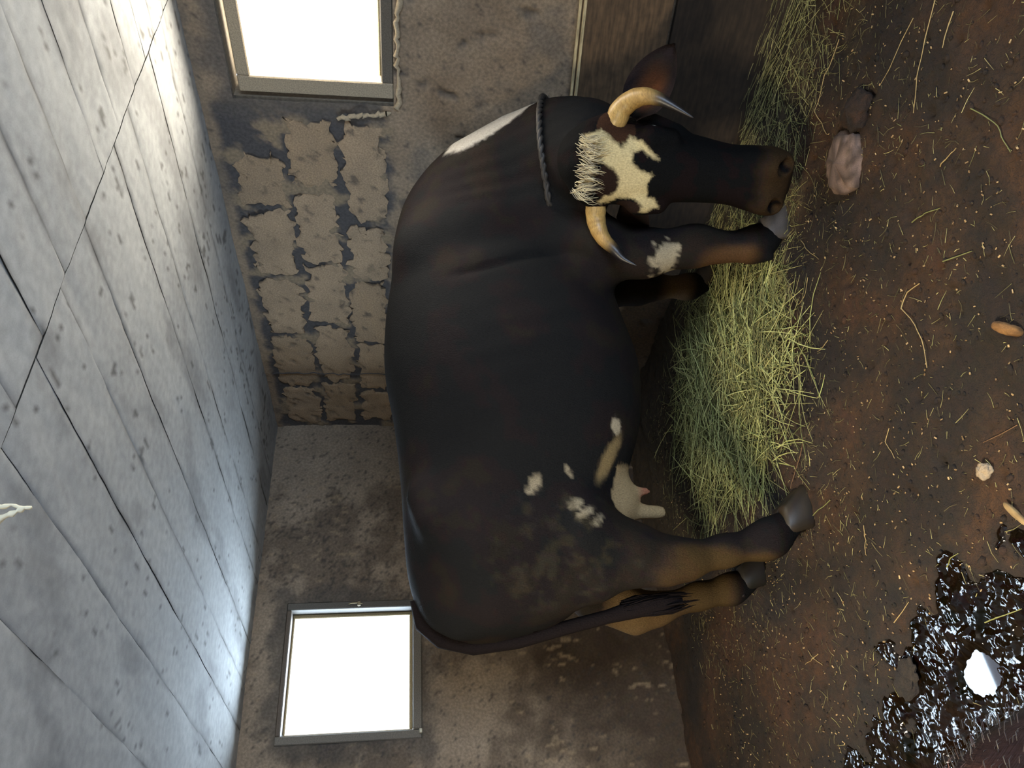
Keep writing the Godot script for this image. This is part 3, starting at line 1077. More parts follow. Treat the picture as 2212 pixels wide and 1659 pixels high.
func face_coat(p: Vector3) -> Color:
	var q := p - HP
	var t := q.dot(HL)
	var r := q.dot(HR)
	var n := q.dot(HN)
	var nn := n_mid.get_noise_3d(p.x * 1.5, p.y * 1.5, p.z * 1.5)
	var c := lin(0.068, 0.064, 0.064).lerp(lin(0.12, 0.09, 0.078), clampf(nn * 1.2, 0.0, 1.0))
	var jt := n_fine.get_noise_3d(p.x * 1.5, p.y * 1.5, p.z * 1.5) * 0.008
	if n > -0.03 and t < 0.3:
		var hits := 0
		for m in 7:
			var o := Vector2(cos(m * 0.9), sin(m * 0.9)) * (0.0 if m == 0 else 0.0045)
			var jj := n_fine.get_noise_3d(p.x * 4.0 + m, p.y * 4.0, p.z * 4.0) * 0.005
			if Geometry2D.is_point_in_polygon(Vector2(t + jt + jj, r - jt + jj) + o, face_white):
				hits += 1
		if blob(t, r, 0.077, -0.036, 0.045, 0.06) > 0.0 or blob(t, r, 0.158, -0.109, 0.04, 0.02) > 0.0:
			c = lin(0.17, 0.115, 0.09)
		elif blob(t, r, 0.08, 0.12, 0.06, 0.04) > 0.0:
			c = lin(0.26, 0.18, 0.12)
		c = c.lerp(lin(0.86, 0.78, 0.58), hits / 7.0)
	if blob(t, r, 0.195, 0.155, 0.028, 0.016) > 0.0 and n > -0.08:
		c = lin(0.82, 0.80, 0.72)
	# tan ring round the muzzle
	var mz := sstep(0.515, 0.575, t + nn * 0.03)
	c = c.lerp(lin(0.25, 0.185, 0.12), mz * 0.7)
	c = c.lerp(lin(0.06, 0.05, 0.05), sstep(0.026, 0.018, minf(p.distance_to(hd(0.612, 0.064, 0.032)), p.distance_to(hd(0.612, -0.064, 0.032)))))
	return c


func relief(p: Vector3) -> float:
	# ribs, the hollow before the hip, the fold behind the shoulder and wrinkles of the neck
	var d := 0.0
	var h := p.y
	d += 0.0010 * sin((p.x + (h - 0.9) * 0.25) * TAU / 0.085) * sstep(-0.22, -0.1, p.x) * sstep(0.32, 0.2, p.x) * sstep(0.62, 0.75, h) * sstep(1.2, 1.05, h)
	d -= 0.022 * exp(-((p.x + 0.22) / 0.11) ** 2 - ((h - 1.13) / 0.11) ** 2)
	var fold := p.x - (0.335 + 0.10 * sstep(1.2, 0.75, h) - 0.07 * sstep(0.80, 0.62, h))
	d -= 0.010 * exp(-(fold / 0.016) ** 2) * sstep(0.62, 0.70, h) * sstep(1.22, 1.1, h)
	d += 0.008 * exp(-((fold - 0.05) / 0.05) ** 2) * sstep(1.25, 1.05, h)
	d += 0.0022 * sin(p.x * TAU / 0.055 + h * 9.0) * sstep(0.56, 0.66, p.x) * sstep(1.25, 1.1, h) * sstep(0.66, 0.76, h)
	return d + n_mid.get_noise_3d(p.x, p.y, p.z) * 0.004


func make_cow() -> void:
	var cow := base("cow", COW_M)
	cow.transform = Transform3D(Basis(COW_D, Vector3.UP, COW_N), COW_M)
	tag(cow, "black horned cow with white blotched forehead, head lowered and turned to the hay", "cow")
	var mb := MB.new()
	field_clear()
	loft(Vector3.ZERO, Vector3.RIGHT, Vector3.UP, Vector3.BACK, [
		[-0.80, 1.12, 0.98, 0.05], [-0.765, 1.20, 0.84, 0.14], [-0.70, 1.262, 0.74, 0.215], [-0.60, 1.296, 0.68, 0.26], [-0.45, 1.312, 0.62, 0.295],
		[-0.30, 1.322, 0.565, 0.325], [-0.10, 1.345, 0.500, 0.365], [0.10, 1.380, 0.490, 0.385], [0.28, 1.380, 0.535, 0.36], [0.45, 1.360, 0.575, 0.31],
		[0.62, 1.345, 0.61, 0.265], [0.76, 1.312, 0.655, 0.215], [0.88, 1.235, 0.72, 0.165], [0.935, 1.16, 0.80, 0.10]], 2.25, 0.06)
	for s in [-1.0, 1.0]:
		# hip bones, pin bones, shoulder blades
		bone(Vector3(-0.36, 1.245, 0.20 * s), Vector3(-0.42, 1.225, 0.235 * s), 0.055, 0.05, 0.09)
		bone(Vector3(-0.70, 1.17, 0.09 * s), Vector3(-0.735, 1.14, 0.10 * s), 0.06, 0.05, 0.08)
		bone(Vector3(0.50, 1.22, 0.14 * s), Vector3(0.66, 0.84, 0.215 * s), 0.12, 0.13, 0.12)
		# thigh
		bone(Vector3(-0.50, 1.05, 0.17 * s), Vector3(-0.465, 0.80, 0.215 * s), 0.17, 0.12, 0.12)
		bone(Vector3(-0.64, 1.02, 0.14 * s), Vector3(-0.60, 0.74, 0.17 * s), 0.12, 0.095, 0.10)
	# near legs
	chain([[Vector3(0.62, 0.82, 0.21), 0.14], [Vector3(0.47, 0.665, 0.245), 0.115], [Vector3(0.455, 0.50, 0.27), 0.078], [Vector3(0.475, 0.345, 0.29), 0.064], [Vector3(0.478, 0.30, 0.295), 0.058], [Vector3(0.472, 0.22, 0.30), 0.044], [Vector3(0.475, 0.135, 0.31), 0.050], [Vector3(0.485, 0.105, 0.312), 0.052], [Vector3(0.515, 0.062, 0.318), 0.045]], 0.045)
	bone(Vector3(0.43, 0.095, 0.33), Vector3(0.42, 0.075, 0.335), 0.020, 0.012, 0.02)
	chain([[Vector3(-0.475, 0.76, 0.215), 0.115], [Vector3(-0.535, 0.59, 0.212), 0.074], [Vector3(-0.565, 0.485, 0.21), 0.062], [Vector3(-0.57, 0.43, 0.208), 0.055], [Vector3(-0.545, 0.30, 0.206), 0.045], [Vector3(-0.52, 0.17, 0.206), 0.050], [Vector3(-0.505, 0.135, 0.208), 0.053], [Vector3(-0.465, 0.075, 0.21), 0.046]], 0.045)
	bone(Vector3(-0.60, 0.70, 0.19), Vector3(-0.605, 0.515, 0.21), 0.06, 0.035, 0.06)
	# far legs
	chain([[Vector3(0.60, 0.80, -0.20), 0.13], [Vector3(0.52, 0.64, -0.22), 0.10], [Vector3(0.55, 0.36, -0.26), 0.060], [Vector3(0.565, 0.28, -0.27), 0.047], [Vector3(0.575, 0.13, -0.285), 0.048], [Vector3(0.60, 0.06, -0.29), 0.043]], 0.045)
	chain([[Vector3(-0.47, 0.80, -0.21), 0.13], [Vector3(-0.62, 0.64, -0.20), 0.085], [Vector3(-0.725, 0.475, -0.195), 0.062], [Vector3(-0.72, 0.41, -0.19), 0.05], [Vector3(-0.68, 0.25, -0.185), 0.043], [Vector3(-0.66, 0.13, -0.18), 0.050], [Vector3(-0.635, 0.07, -0.18), 0.045]], 0.045)
	bone(Vector3(-0.70, 0.66, -0.18), Vector3(-0.765, 0.505, -0.195), 0.05, 0.032, 0.05)
	# udder and teats
	bone(Vector3(-0.365, 0.665, 0.09), Vector3(-0.375, 0.625, 0.115), 0.095, 0.082, 0.03)
	bone(Vector3(-0.39, 0.645, -0.06), Vector3(-0.40, 0.61, -0.06), 0.09, 0.08, 0.04)
	bone(Vector3(-0.345, 0.56, 0.14), Vector3(-0.343, 0.52, 0.145), 0.017, 0.013, 0.02)
	bone(Vector3(-0.405, 0.56, 0.12), Vector3(-0.410, 0.475, 0.125), 0.027, 0.022, 0.02)
	# neck, bending down and round towards the barn's middle
	chain([[Vector3(0.62, 1.07, 0.0), 0.23], [Vector3(0.775, 0.99, 0.07), 0.205], [Vector3(0.84, 0.87, 0.18), 0.160], [Vector3(0.835, 0.775, 0.30), 0.140], [Vector3(0.77, 0.715, 0.40), 0.130], [Vector3(0.70, 0.70, 0.46), 0.125]], 0.10)
	# dewlap and brisket
	bone(Vector3(0.68, 0.74, 0.05), Vector3(0.72, 0.68, 0.20), 0.12, 0.09, 0.10)
	var every := PackedInt32Array(range(f_a.size() + f_lofts.size()))
	var cc := Vector3(0.835, 0.805, 0.265)
	var cx := Vector3(0.0, -0.93, 0.36).normalized()
	var e1 := cx.cross(Vector3.BACK).normalized()
	var e2 := cx.cross(e1).normalized()
	for k in 72:
		var d := e1 * cos(TAU * k / 72.0) + e2 * sin(TAU * k / 72.0)
		var q := 0.10
		while q < 0.26 and field_at(cc + d * q, every) < 0.003:
			q += 0.004
		collar.append(cc + d * (q + 0.004))
	field_mesh(mb, Vector3(-0.92, 0.0, -0.50), Vector3(1.30, 1.48, 0.56), 0.0125, coat, Transform3D.IDENTITY)
	# head, on a finer grid
	field_clear()
	loft(HP, HL, HN, HR, [
		[-0.034, 0.005, -0.072, 0.043], [0.0, 0.043, -0.115, 0.098], [0.058, 0.060, -0.155, 0.120], [0.134, 0.067, -0.195, 0.128], [0.211, 0.063, -0.230, 0.122], [0.288, 0.056, -0.232, 0.108],
		[0.384, 0.048, -0.200, 0.096], [0.470, 0.045, -0.155, 0.090], [0.538, 0.048, -0.125, 0.100], [0.595, 0.042, -0.108, 0.103], [0.634, 0.019, -0.090, 0.084], [0.658, -0.02, -0.06, 0.04]], 2.5, 0.03)
	for s in [-1.0, 1.0]:
		bone(hd(0.185, 0.104 * s, 0.022), hd(0.25, 0.104 * s, 0.004), 0.036, 0.030, 0.03)
		bone(hd(0.03, 0.095 * s, -0.02), hd(0.055, 0.125 * s, -0.02), 0.035, 0.028, 0.03)
		bone(hd(0.27, 0.075 * s, -0.10), hd(0.20, 0.085 * s, -0.14), 0.055, 0.06, 0.04)
		bone(hd(0.575, 0.055 * s, 0.020), hd(0.612, 0.062 * s, 0.002), 0.034, 0.030, 0.025)
		f_cuts.append([hd(0.605, 0.058 * s, 0.040), 0.021])
		f_cuts.append([hd(0.618, 0.070 * s, 0.024), 0.017])
	bone(hd(0.03, 0.0, -0.06), Vector3(0.74, 0.705, 0.43), 0.115, 0.13, 0.06)
	field_mesh(mb, Vector3(0.34, 0.05, 0.26), Vector3(0.96, 0.88, 0.84), 0.0048, func(p: Vector3) -> Color: return face_coat(p), Transform3D.IDENTITY)
	for k in mb.v.size():
		var p := mb.v[k]
		if p.y > 0.60 and p.x < 0.95:
			mb.v[k].z += signf(p.z) * relief(p)
	put("body", mb, M.coat, cow)
	make_cow_parts(cow)


func hoof(cow: Node3D, at: Vector3, turn: float, scale: float, col: Color) -> void:
	var mb := MB.new()
	var dark := lin(0.09, 0.08, 0.07)
	for s in [-1.0, 1.0]:
		var xf := Transform3D(Basis(Vector3.UP, turn + s * 0.10).scaled(Vector3.ONE * scale), at)
		rings(mb, xf, [[0.0, 0.030, 0.026 * s, 0.062, 0.025], [0.012, 0.030, 0.026 * s, 0.064, 0.027], [0.035, 0.020, 0.026 * s, 0.058, 0.027], [0.058, 0.006, 0.025 * s, 0.050, 0.026], [0.076, -0.004, 0.023 * s, 0.043, 0.024], [0.090, -0.006, 0.020 * s, 0.036, 0.022]], 18, 2.3, func(p: Vector3) -> Color: return col.lerp(dark, clampf(0.5 + n_fine.get_noise_2d(p.x * 0.3, p.y * 3.0) - p.x * 4.0, 0.0, 1.0)))
		# dew claw
		rings(mb, xf, [[0.085, -0.062, 0.028 * s, 0.006, 0.006], [0.095, -0.058, 0.026 * s, 0.013, 0.011], [0.110, -0.048, 0.022 * s, 0.012, 0.010]], 8, 2.0, func(_p: Vector3) -> Color: return dark)
	put("hoof", mb, M.hoof, cow)


func make_cow_parts(cow: Node3D) -> void:
	hoof(cow, Vector3(0.525, 0.004, 0.320), -0.05, 1.12, lin(0.40, 0.37, 0.35))
	hoof(cow, Vector3(0.610, 0.004, -0.292), 0.1, 1.05, lin(0.34, 0.29, 0.24))
	hoof(cow, Vector3(-0.452, 0.004, 0.212), 0.1, 1.15, lin(0.22, 0.18, 0.13))
	hoof(cow, Vector3(-0.622, 0.004, -0.180), 0.1, 1.1, lin(0.15, 0.13, 0.11))
	# tail
	var mb := MB.new()
	var tp := [Vector3(-0.66, 1.262, 0.0), Vector3(-0.735, 1.245, 0.0), Vector3(-0.785, 1.19, 0.01), Vector3(-0.812, 1.09, 0.02), Vector3(-0.800, 0.95, 0.04), Vector3(-0.765, 0.80, 0.06), Vector3(-0.735, 0.66, 0.075), Vector3(-0.712, 0.56, 0.08), Vector3(-0.700, 0.48, 0.08), Vector3(-0.690, 0.41, 0.08)]
	var tr := [0.030, 0.034, 0.031, 0.027, 0.024, 0.022, 0.022, 0.030, 0.032, 0.012]
	tube(mb, tp, tr, [lin(0.13, 0.11, 0.10)], 12)
	var r := RandomNumberGenerator.new()
	r.seed = 41
	for k in 120:
		var a := r.randf() * TAU
		var o := Vector3(cos(a), 0, sin(a)) * 0.026
		var y := r.randf_range(0.50, 0.62)
		var p0 := Vector3(-0.712, y, 0.08) + o
		var p2 := Vector3(-0.692, y - r.randf_range(0.08, 0.15), 0.08) + o * r.randf_range(0.4, 1.1)
		tube(mb, [p0, (p0 + p2) * 0.5 + o * 0.3, p2], [0.003, 0.003, 0.001], [lin(0.12, 0.10, 0.09)], 3)
	put("tail", mb, M.coat, cow)
	# horns
	var cream := lin(0.80, 0.66, 0.40)
	var dark := lin(0.16, 0.15, 0.14)
	for h in [[[hd(0.050, 0.085, -0.03), hd(0.080, 0.137, -0.02), hd(0.088, 0.169, -0.01), hd(0.113, 0.202, 0.01), hd(0.142, 0.221, 0.04), hd(0.178, 0.224, 0.07), hd(0.222, 0.212, 0.09), hd(0.285, 0.189, 0.11)], [0.037, 0.035, 0.033, 0.030, 0.026, 0.020, 0.012, 0.002]],
			[[hd(0.045, -0.085, -0.03), hd(0.058, -0.132, -0.02), hd(0.064, -0.173, -0.01), hd(0.077, -0.205, 0.01), hd(0.098, -0.228, 0.04), hd(0.129, -0.244, 0.07), hd(0.159, -0.264, 0.09), hd(0.204, -0.276, 0.11)], [0.036, 0.034, 0.032, 0.028, 0.023, 0.018, 0.011, 0.002]]]:
		var hm := MB.new()
		var cv := Curve3D.new()
		var ps: Array = h[0]
		for k in ps.size():
			var tan: Vector3 = ((ps[mini(k + 1, ps.size() - 1)] as Vector3) - (ps[maxi(k - 1, 0)] as Vector3)) / 6.0
			cv.add_point(ps[k], -tan, tan)
		var pts := []
		var rad := []
		var cols := []
		var rk := []
		for k in ps.size():
			rk.append([cv.get_closest_offset(ps[k]), h[1][k]])
		var total := cv.get_baked_length()
		for k in 41:
			var f := k / 40.0
			pts.append(cv.sample_baked(total * f, true))
			rad.append(maxf(spline(rk, total * f) * (1.0 + 0.025 * sin(f * 60.0) * (1.0 - f)), 0.0015))
			var c := cream.lerp(lin(0.62, 0.44, 0.22), clampf(0.5 + n_fine.get_noise_1d(f * 6.0), 0.0, 1.0) * 0.5)
			cols.append(c.lerp(dark, sstep(0.56, 0.74, f)))
		tube(hm, pts, rad, cols, 16)
		put("horn", hm, M.horn, cow)
	# ears: cupped leaves
	ear(cow, hd(0.135, 0.135, -0.075), hd(0.222, 0.360, -0.075), HL * 0.85 + HN * 0.35, HN, 0.072)
	ear(cow, hd(0.150, -0.120, -0.085), hd(0.250, -0.275, -0.13), HL * 0.85 - HN * 0.15, HN, 0.052, 0.1)
	# eyes
	for s in [-1.0, 1.0]:
		var em := MB.new()
		var c := hd(0.212, 0.112 * s, 0.018)
		rings(em, Transform3D(Basis.IDENTITY, c), [[-0.0195, 0, 0, 0.004, 0.004], [-0.016, 0, 0, 0.012, 0.012], [-0.008, 0, 0, 0.018, 0.018], [0.0, 0, 0, 0.020, 0.020], [0.008, 0, 0, 0.018, 0.018], [0.016, 0, 0, 0.012, 0.012], [0.0195, 0, 0, 0.004, 0.004]], 14, 2.0, func(_p: Vector3) -> Color: return lin(0.06, 0.045, 0.04))
		put("eye", em, M.eye, cow)
	# wavy tuft on the poll, lying over the forehead
	var hm := MB.new()
	for k in 200:
		var rr := r.randf_range(-0.095, 0.095)
		var t0 := r.randf_range(-0.030, 0.004) + n_fine.get_noise_1d(rr * 2.0 + 5.0) * 0.02
		var l := r.randf_range(0.03, 0.075)
		var lean := rr * 5.0 + n_fine.get_noise_1d(rr * 3.0) * 1.2 + r.randf_range(-0.2, 0.2)
		var wave := r.randf_range(-0.5, 0.5)
		var c := lin(0.86, 0.80, 0.64).lerp(lin(0.48, 0.44, 0.38), r.randf() ** 1.5)
		var pts := []
		for m in 6:
			var f := m / 5.0
			var tt := t0 + f * l
			pts.append(hd(tt, rr + lean * l * 0.5 * f + sin(f * 4.0 + wave * 4.0 + rr * 40.0) * 0.007, 0.040 + 0.020 * sstep(-0.03, 0.04, tt) + 0.016 * sin(PI * minf(f + 0.1, 1.0))))
		tube(hm, pts, [0.0012, 0.0014, 0.0013, 0.0011, 0.0008, 0.0003], [c], 3)
	put("poll_tuft", hm, M.hair, cow)


func ear(cow: Node3D, a: Vector3, b: Vector3, across: Vector3, face: Vector3, half: float, inner := 0.8) -> void:
	var mb := MB.new()
	var l := (b - a)
	var d := l.normalized()
	across = (across - d * across.dot(d)).normalized()
	var nrm := across.cross(d).normalized()
	if nrm.dot(face) < 0.0:
		nrm = -nrm
	var nu := 14
	var nv := 10
	for lay in 2:
		for i in nu + 1:
			var f := float(i) / nu
			var w := half * pow(sin(PI * clampf(f * 0.86 + 0.14, 0.0, 1.0)), 0.75) * (0.55 + 0.45 * sstep(0.0, 0.25, f))
			for j in nv + 1:
				var g := float(j) / nv * 2.0 - 1.0
				var cup := (g * g - 0.45) * 0.045 * (1.0 - f * 0.5)
				var p := a + l * f + across * (g * w) + nrm * (cup + (0.004 if lay == 1 else -0.004) * (1.0 - absf(g)))
				var c := lin(0.17, 0.15, 0.15)
				if lay == 1:
					c = c.lerp(lin(0.42, 0.25, 0.13), sstep(0.8, 0.2, absf(g)) * sstep(0.85, 0.5, f) * sstep(0.05, 0.3, f) * inner)
				mb.add(p, c)
	var w1 := nv + 1
	var n0 := (nu + 1) * w1
	for lay in 2:
		for i in nu:
			for j in nv:
				var k := lay * n0 + i * w1 + j
				if lay == 1:
					mb.quad(k, k + 1, k + 1 + w1, k + w1)
				else:
					mb.quad(k, k + w1, k + 1 + w1, k + 1)
	put("ear", mb, M.coat, cow)


# ---------------------------------------------------------------- floor
func wetness(x: float, z: float) -> float:
	var a := 1.0 - sqrt(((x + 1.64) / 0.46) ** 2 + ((z + 0.40) / 0.24) ** 2)
	var b := 0.75 - sqrt(((x + 2.12) / 0.45) ** 2 + ((z + 0.26) / 0.20) ** 2)
	return maxf(a, b) + n_mid.get_noise_2d(x * 1.1 + 5.0, z * 1.1) * 0.55


func hay_edge(x: float, z: float) -> float:
	# > 0 inside the strewn hay along the right wall
	var zk := [[-3.6, -1.45], [-2.87, -1.30], [-2.37, -1.36], [-2.035, -1.38], [-1.80, -1.80], [-1.48, -2.12], [-1.15, -2.28], [-0.8, -2.33]]
	return spline(zk, x) - z + n_mid.get_noise_2d(x * 0.8, z * 0.8 + 4.0) * 0.10


func floor_y(x: float, z: float) -> float:
	var y := 0.008 + n_big.get_noise_2d(x * 1.6 + 3.0, z * 1.6) * 0.016 + n_mid.get_noise_2d(x * 0.9, z * 0.9) * 0.011 + n_fine.get_noise_2d(x * 0.55, z * 0.55) * 0.0065 + n_fine.get_noise_2d(x * 1.5 + 40.0, z * 1.5) * 0.0022
	# hoof dints
	var c := n_cell.get_noise_2d(x * 1.1, z * 1.1)
	y -= sstep(-0.80, -0.95, c) * 0.020
	# trodden basin that holds the puddle
	var p := 1.0 - sqrt(((x + 1.62) / 0.34) ** 2 + ((z + 0.41) / 0.19) ** 2)
	y -= sstep(-0.3, 0.6, p) * 0.019
	y -= sstep(0.0, 0.8, 1.0 - sqrt(((x + 1.69) / 0.10) ** 2 + ((z + 0.435) / 0.075) ** 2)) * 0.016
	# bedding banked up at the right wall
	y += sstep(-2.15, -2.50, z) * 0.03
	return y


func dirt_color(x: float, z: float) -> Color:
	var t := 0.5 + 0.5 * n_mid.get_noise_2d(x * 0.5 + 9.0, z * 0.5)
	var c := lin(0.20, 0.137, 0.068).lerp(lin(0.325, 0.225, 0.11), t)
	var s := n_big.get_noise_2d(x * 2.2 + 4.0, z * 2.2 + 8.0)
	c = c.lerp(lin(0.36, 0.235, 0.115), sstep(0.05, 0.35, s) * 0.8)
	c = c.lerp(lin(0.13, 0.092, 0.058), sstep(0.0, 0.35, -s) * 0.7)
	c = c.lerp(lin(0.13, 0.095, 0.06), sstep(-0.45, 0.0, wetness(x, z)) * 0.85 if z < 0.2 else 0.0)
	var e := hay_edge(x, z)
	c = c.lerp(lin(0.30, 0.25, 0.14), sstep(-0.05, 0.12, e) * 0.8)
	var bare := sstep(0.18, 0.4, n_big.get_noise_2d(x * 2.6 + 70.0, z * 2.6)) * sstep(0.3, 0.0, absf(e + 0.05))
	c = c.lerp(lin(0.46, 0.39, 0.29), bare * 0.8)
	return c


func make_floor() -> void:
	var mb := MB.new()
	var us := axis_ticks(LW_X - 0.05, FRONT_X + 0.05, 0.011, [-0.55])
	var vs := PackedFloat32Array()
	us = axis_ticks(LW_X - 0.05, -0.55, 0.011)
	us.append_array(axis_ticks(-0.45, FRONT_X + 0.05, 0.1))
	vs = axis_ticks(RW_Z - 0.05, 0.2, 0.011)
	vs.append_array(axis_ticks(0.3, REAR_Z + 0.05, 0.1))
	var w := us.size()
	for j in vs.size():
		for i in w:
			var x := us[i]
			var z := vs[j]
			var y := floor_y(x, z)
			if wetness(x, z) > 0.0 and z < 0.15:
				y -= 0.012
			mb.add(Vector3(x, y, z), dirt_color(x, z))
	for j in vs.size() - 1:
		for i in w - 1:
			var k := j * w + i
			mb.quad(k, k + w, k + w + 1, k + 1)
	box(mb, Vector3((LW_X + FRONT_X) * 0.5, -0.18, (RW_Z + REAR_Z) * 0.5), Vector3(FRONT_X - LW_X + 0.5, 0.2, REAR_Z - RW_Z + 0.5), lin(0.2, 0.15, 0.1), 0.0)
	var o := put("floor", mb, M.dirt)
	tag(o, "", "", "", "structure")
	# wet, churned mud round the puddle
	var wm := MB.new()
	us = axis_ticks(-2.60, -1.05, 0.0042)
	vs = axis_ticks(-0.78, 0.06, 0.0042)
	w = us.size()
	var keep := PackedByteArray()
	for j in vs.size():
		for i in w:
			var x := us[i]
			var z := vs[j]
			var wt := wetness(x, z)
			var y := floor_y(x, z) + n_fine.get_noise_2d(x * 2.8 + 7.0, z * 2.8) * 0.0011 + n_fine.get_noise_2d(x * 4.5, z * 4.5 + 9.0) * 0.0005 + 0.001
			y -= sstep(0.04, -0.06, wt) * 0.012
			keep.append(1 if wt > -0.07 else 0)
			wm.add(Vector3(x, y, z), lin(0.07, 0.052, 0.036).lerp(lin(0.15, 0.11, 0.07), clampf(0.5 + n_mid.get_noise_2d(x, z) * 0.9, 0.0, 1.0)))
	for j in vs.size() - 1:
		for i in w - 1:
			var k := j * w + i
			if keep[k] + keep[k + 1] + keep[k + w] + keep[k + w + 1] == 4:
				wm.quad(k, k + w, k + w + 1, k + 1)
	var wo := put("wet_mud", wm, M.wet, o)
	tag(wo, "dark glistening wet mud", "", "", "stuff")
	# standing water
	var pm := MB.new()
	var cnt := 48
	var c0 := pm.add(Vector3(-1.62, -0.0125, -0.41), Color.WHITE)
	for k in cnt:
		var t := TAU * k / cnt
		pm.add(Vector3(-1.62 + cos(t) * 0.36, -0.0125, -0.41 + sin(t) * 0.20), Color.WHITE)
	for k in cnt:
		pm.tri(c0, c0 + 1 + (k + 1) % cnt, c0 + 1 + k)
	var po := put("puddle", pm, M.water)
	tag(po, "small puddle of dark water shining white between lumps of mud", "puddle", "", "stuff")


# ---------------------------------------------------------------- boards along the right wall
func make_boards() -> void:
	var tilt := deg_to_rad(4.6)
	for b in [["feed_board", 0.587, 0.286, -1.36, 2.0, 0.034, lin(0.40, 0.315, 0.22), "upper brown feed board with pale top edge, against the wall beside the cow's head", true], ["kick_board", 0.20, 0.43, -1.34, 2.05, 0.022, lin(0.22, 0.175, 0.13), "lower dark brown board behind the hay, beneath the upper feed board", false]]:
		var o := base(b[0], Vector3(b[3], b[1], RW_Z + 0.01))
		o.rotation.z = tilt
		tag(o, b[7], "board")
		var layers := [[0.010, 0.013], [0.028, 0.014]] if b[8] else [[0.012, 0.022]]
		var k := 0
		for l in layers:
			var mb := MB.new()
			box(mb, Vector3(0, -0.013 * k, l[0]), Vector3(b[4], b[2], l[1]), b[6], 0.002)
			if b[8]:
				box(mb, Vector3(0, b[2] * 0.5 + 0.006 - 0.013 * k, l[0] + 0.001), Vector3(b[4] - 0.001, 0.010, l[1]), lin(0.86, 0.78, 0.60), 0.002)
			put("sheet", mb, M.wood, o)
			k += 1


# ---------------------------------------------------------------- rope collar
func make_collar() -> void:
	var o := base("rope_collar", COW_M)
	o.transform = Transform3D(Basis(COW_D, Vector3.UP, COW_N), COW_M)
	tag(o, "dark frayed rope tied round the black cow's neck", "collar")
	var mb := MB.new()
	var r := RandomNumberGenerator.new()
	r.seed = 17
	var far := 0
	for k in 72:
		if collar[k].x > collar[far].x:
			far = k
	for s in 2:
		var pts := []
		var rad := []
		for k in 145:
			var a := collar[(k / 2) % 72]
			var b := collar[(k / 2 + k % 2) % 72]
			var tw := TAU * k / 144.0 * 24.0 + s * PI
			pts.append((a + b) * 0.5 + Vector3(cos(tw), sin(tw), cos(tw)) * 0.0045)
			rad.append(0.0075)
		tube(mb, pts, rad, [lin(0.17, 0.155, 0.14)], 6)
	put("loop", mb, M.hair, o)
	var kn := MB.new()
	var kp := collar[far]
	for k in 220:
		var d := Vector3(r.randf_range(-1, 1), r.randf_range(-1, 1), r.randf_range(-1, 1)).normalized()
		var l := r.randf_range(0.02, 0.055)
		var side := Vector3(r.randf_range(-1, 1), r.randf_range(-1, 1), r.randf_range(-1, 1)) * 0.014
		var p0 := kp + d * 0.006
		tube(kn, [p0, p0 + d * l * 0.5 + side, p0 + d * l + side * 1.8], [0.0035, 0.003, 0.0008], [lin(0.12, 0.115, 0.10).lerp(lin(0.36, 0.34, 0.29), r.randf() ** 2)], 3)
	put("knot", kn, M.hair, o)


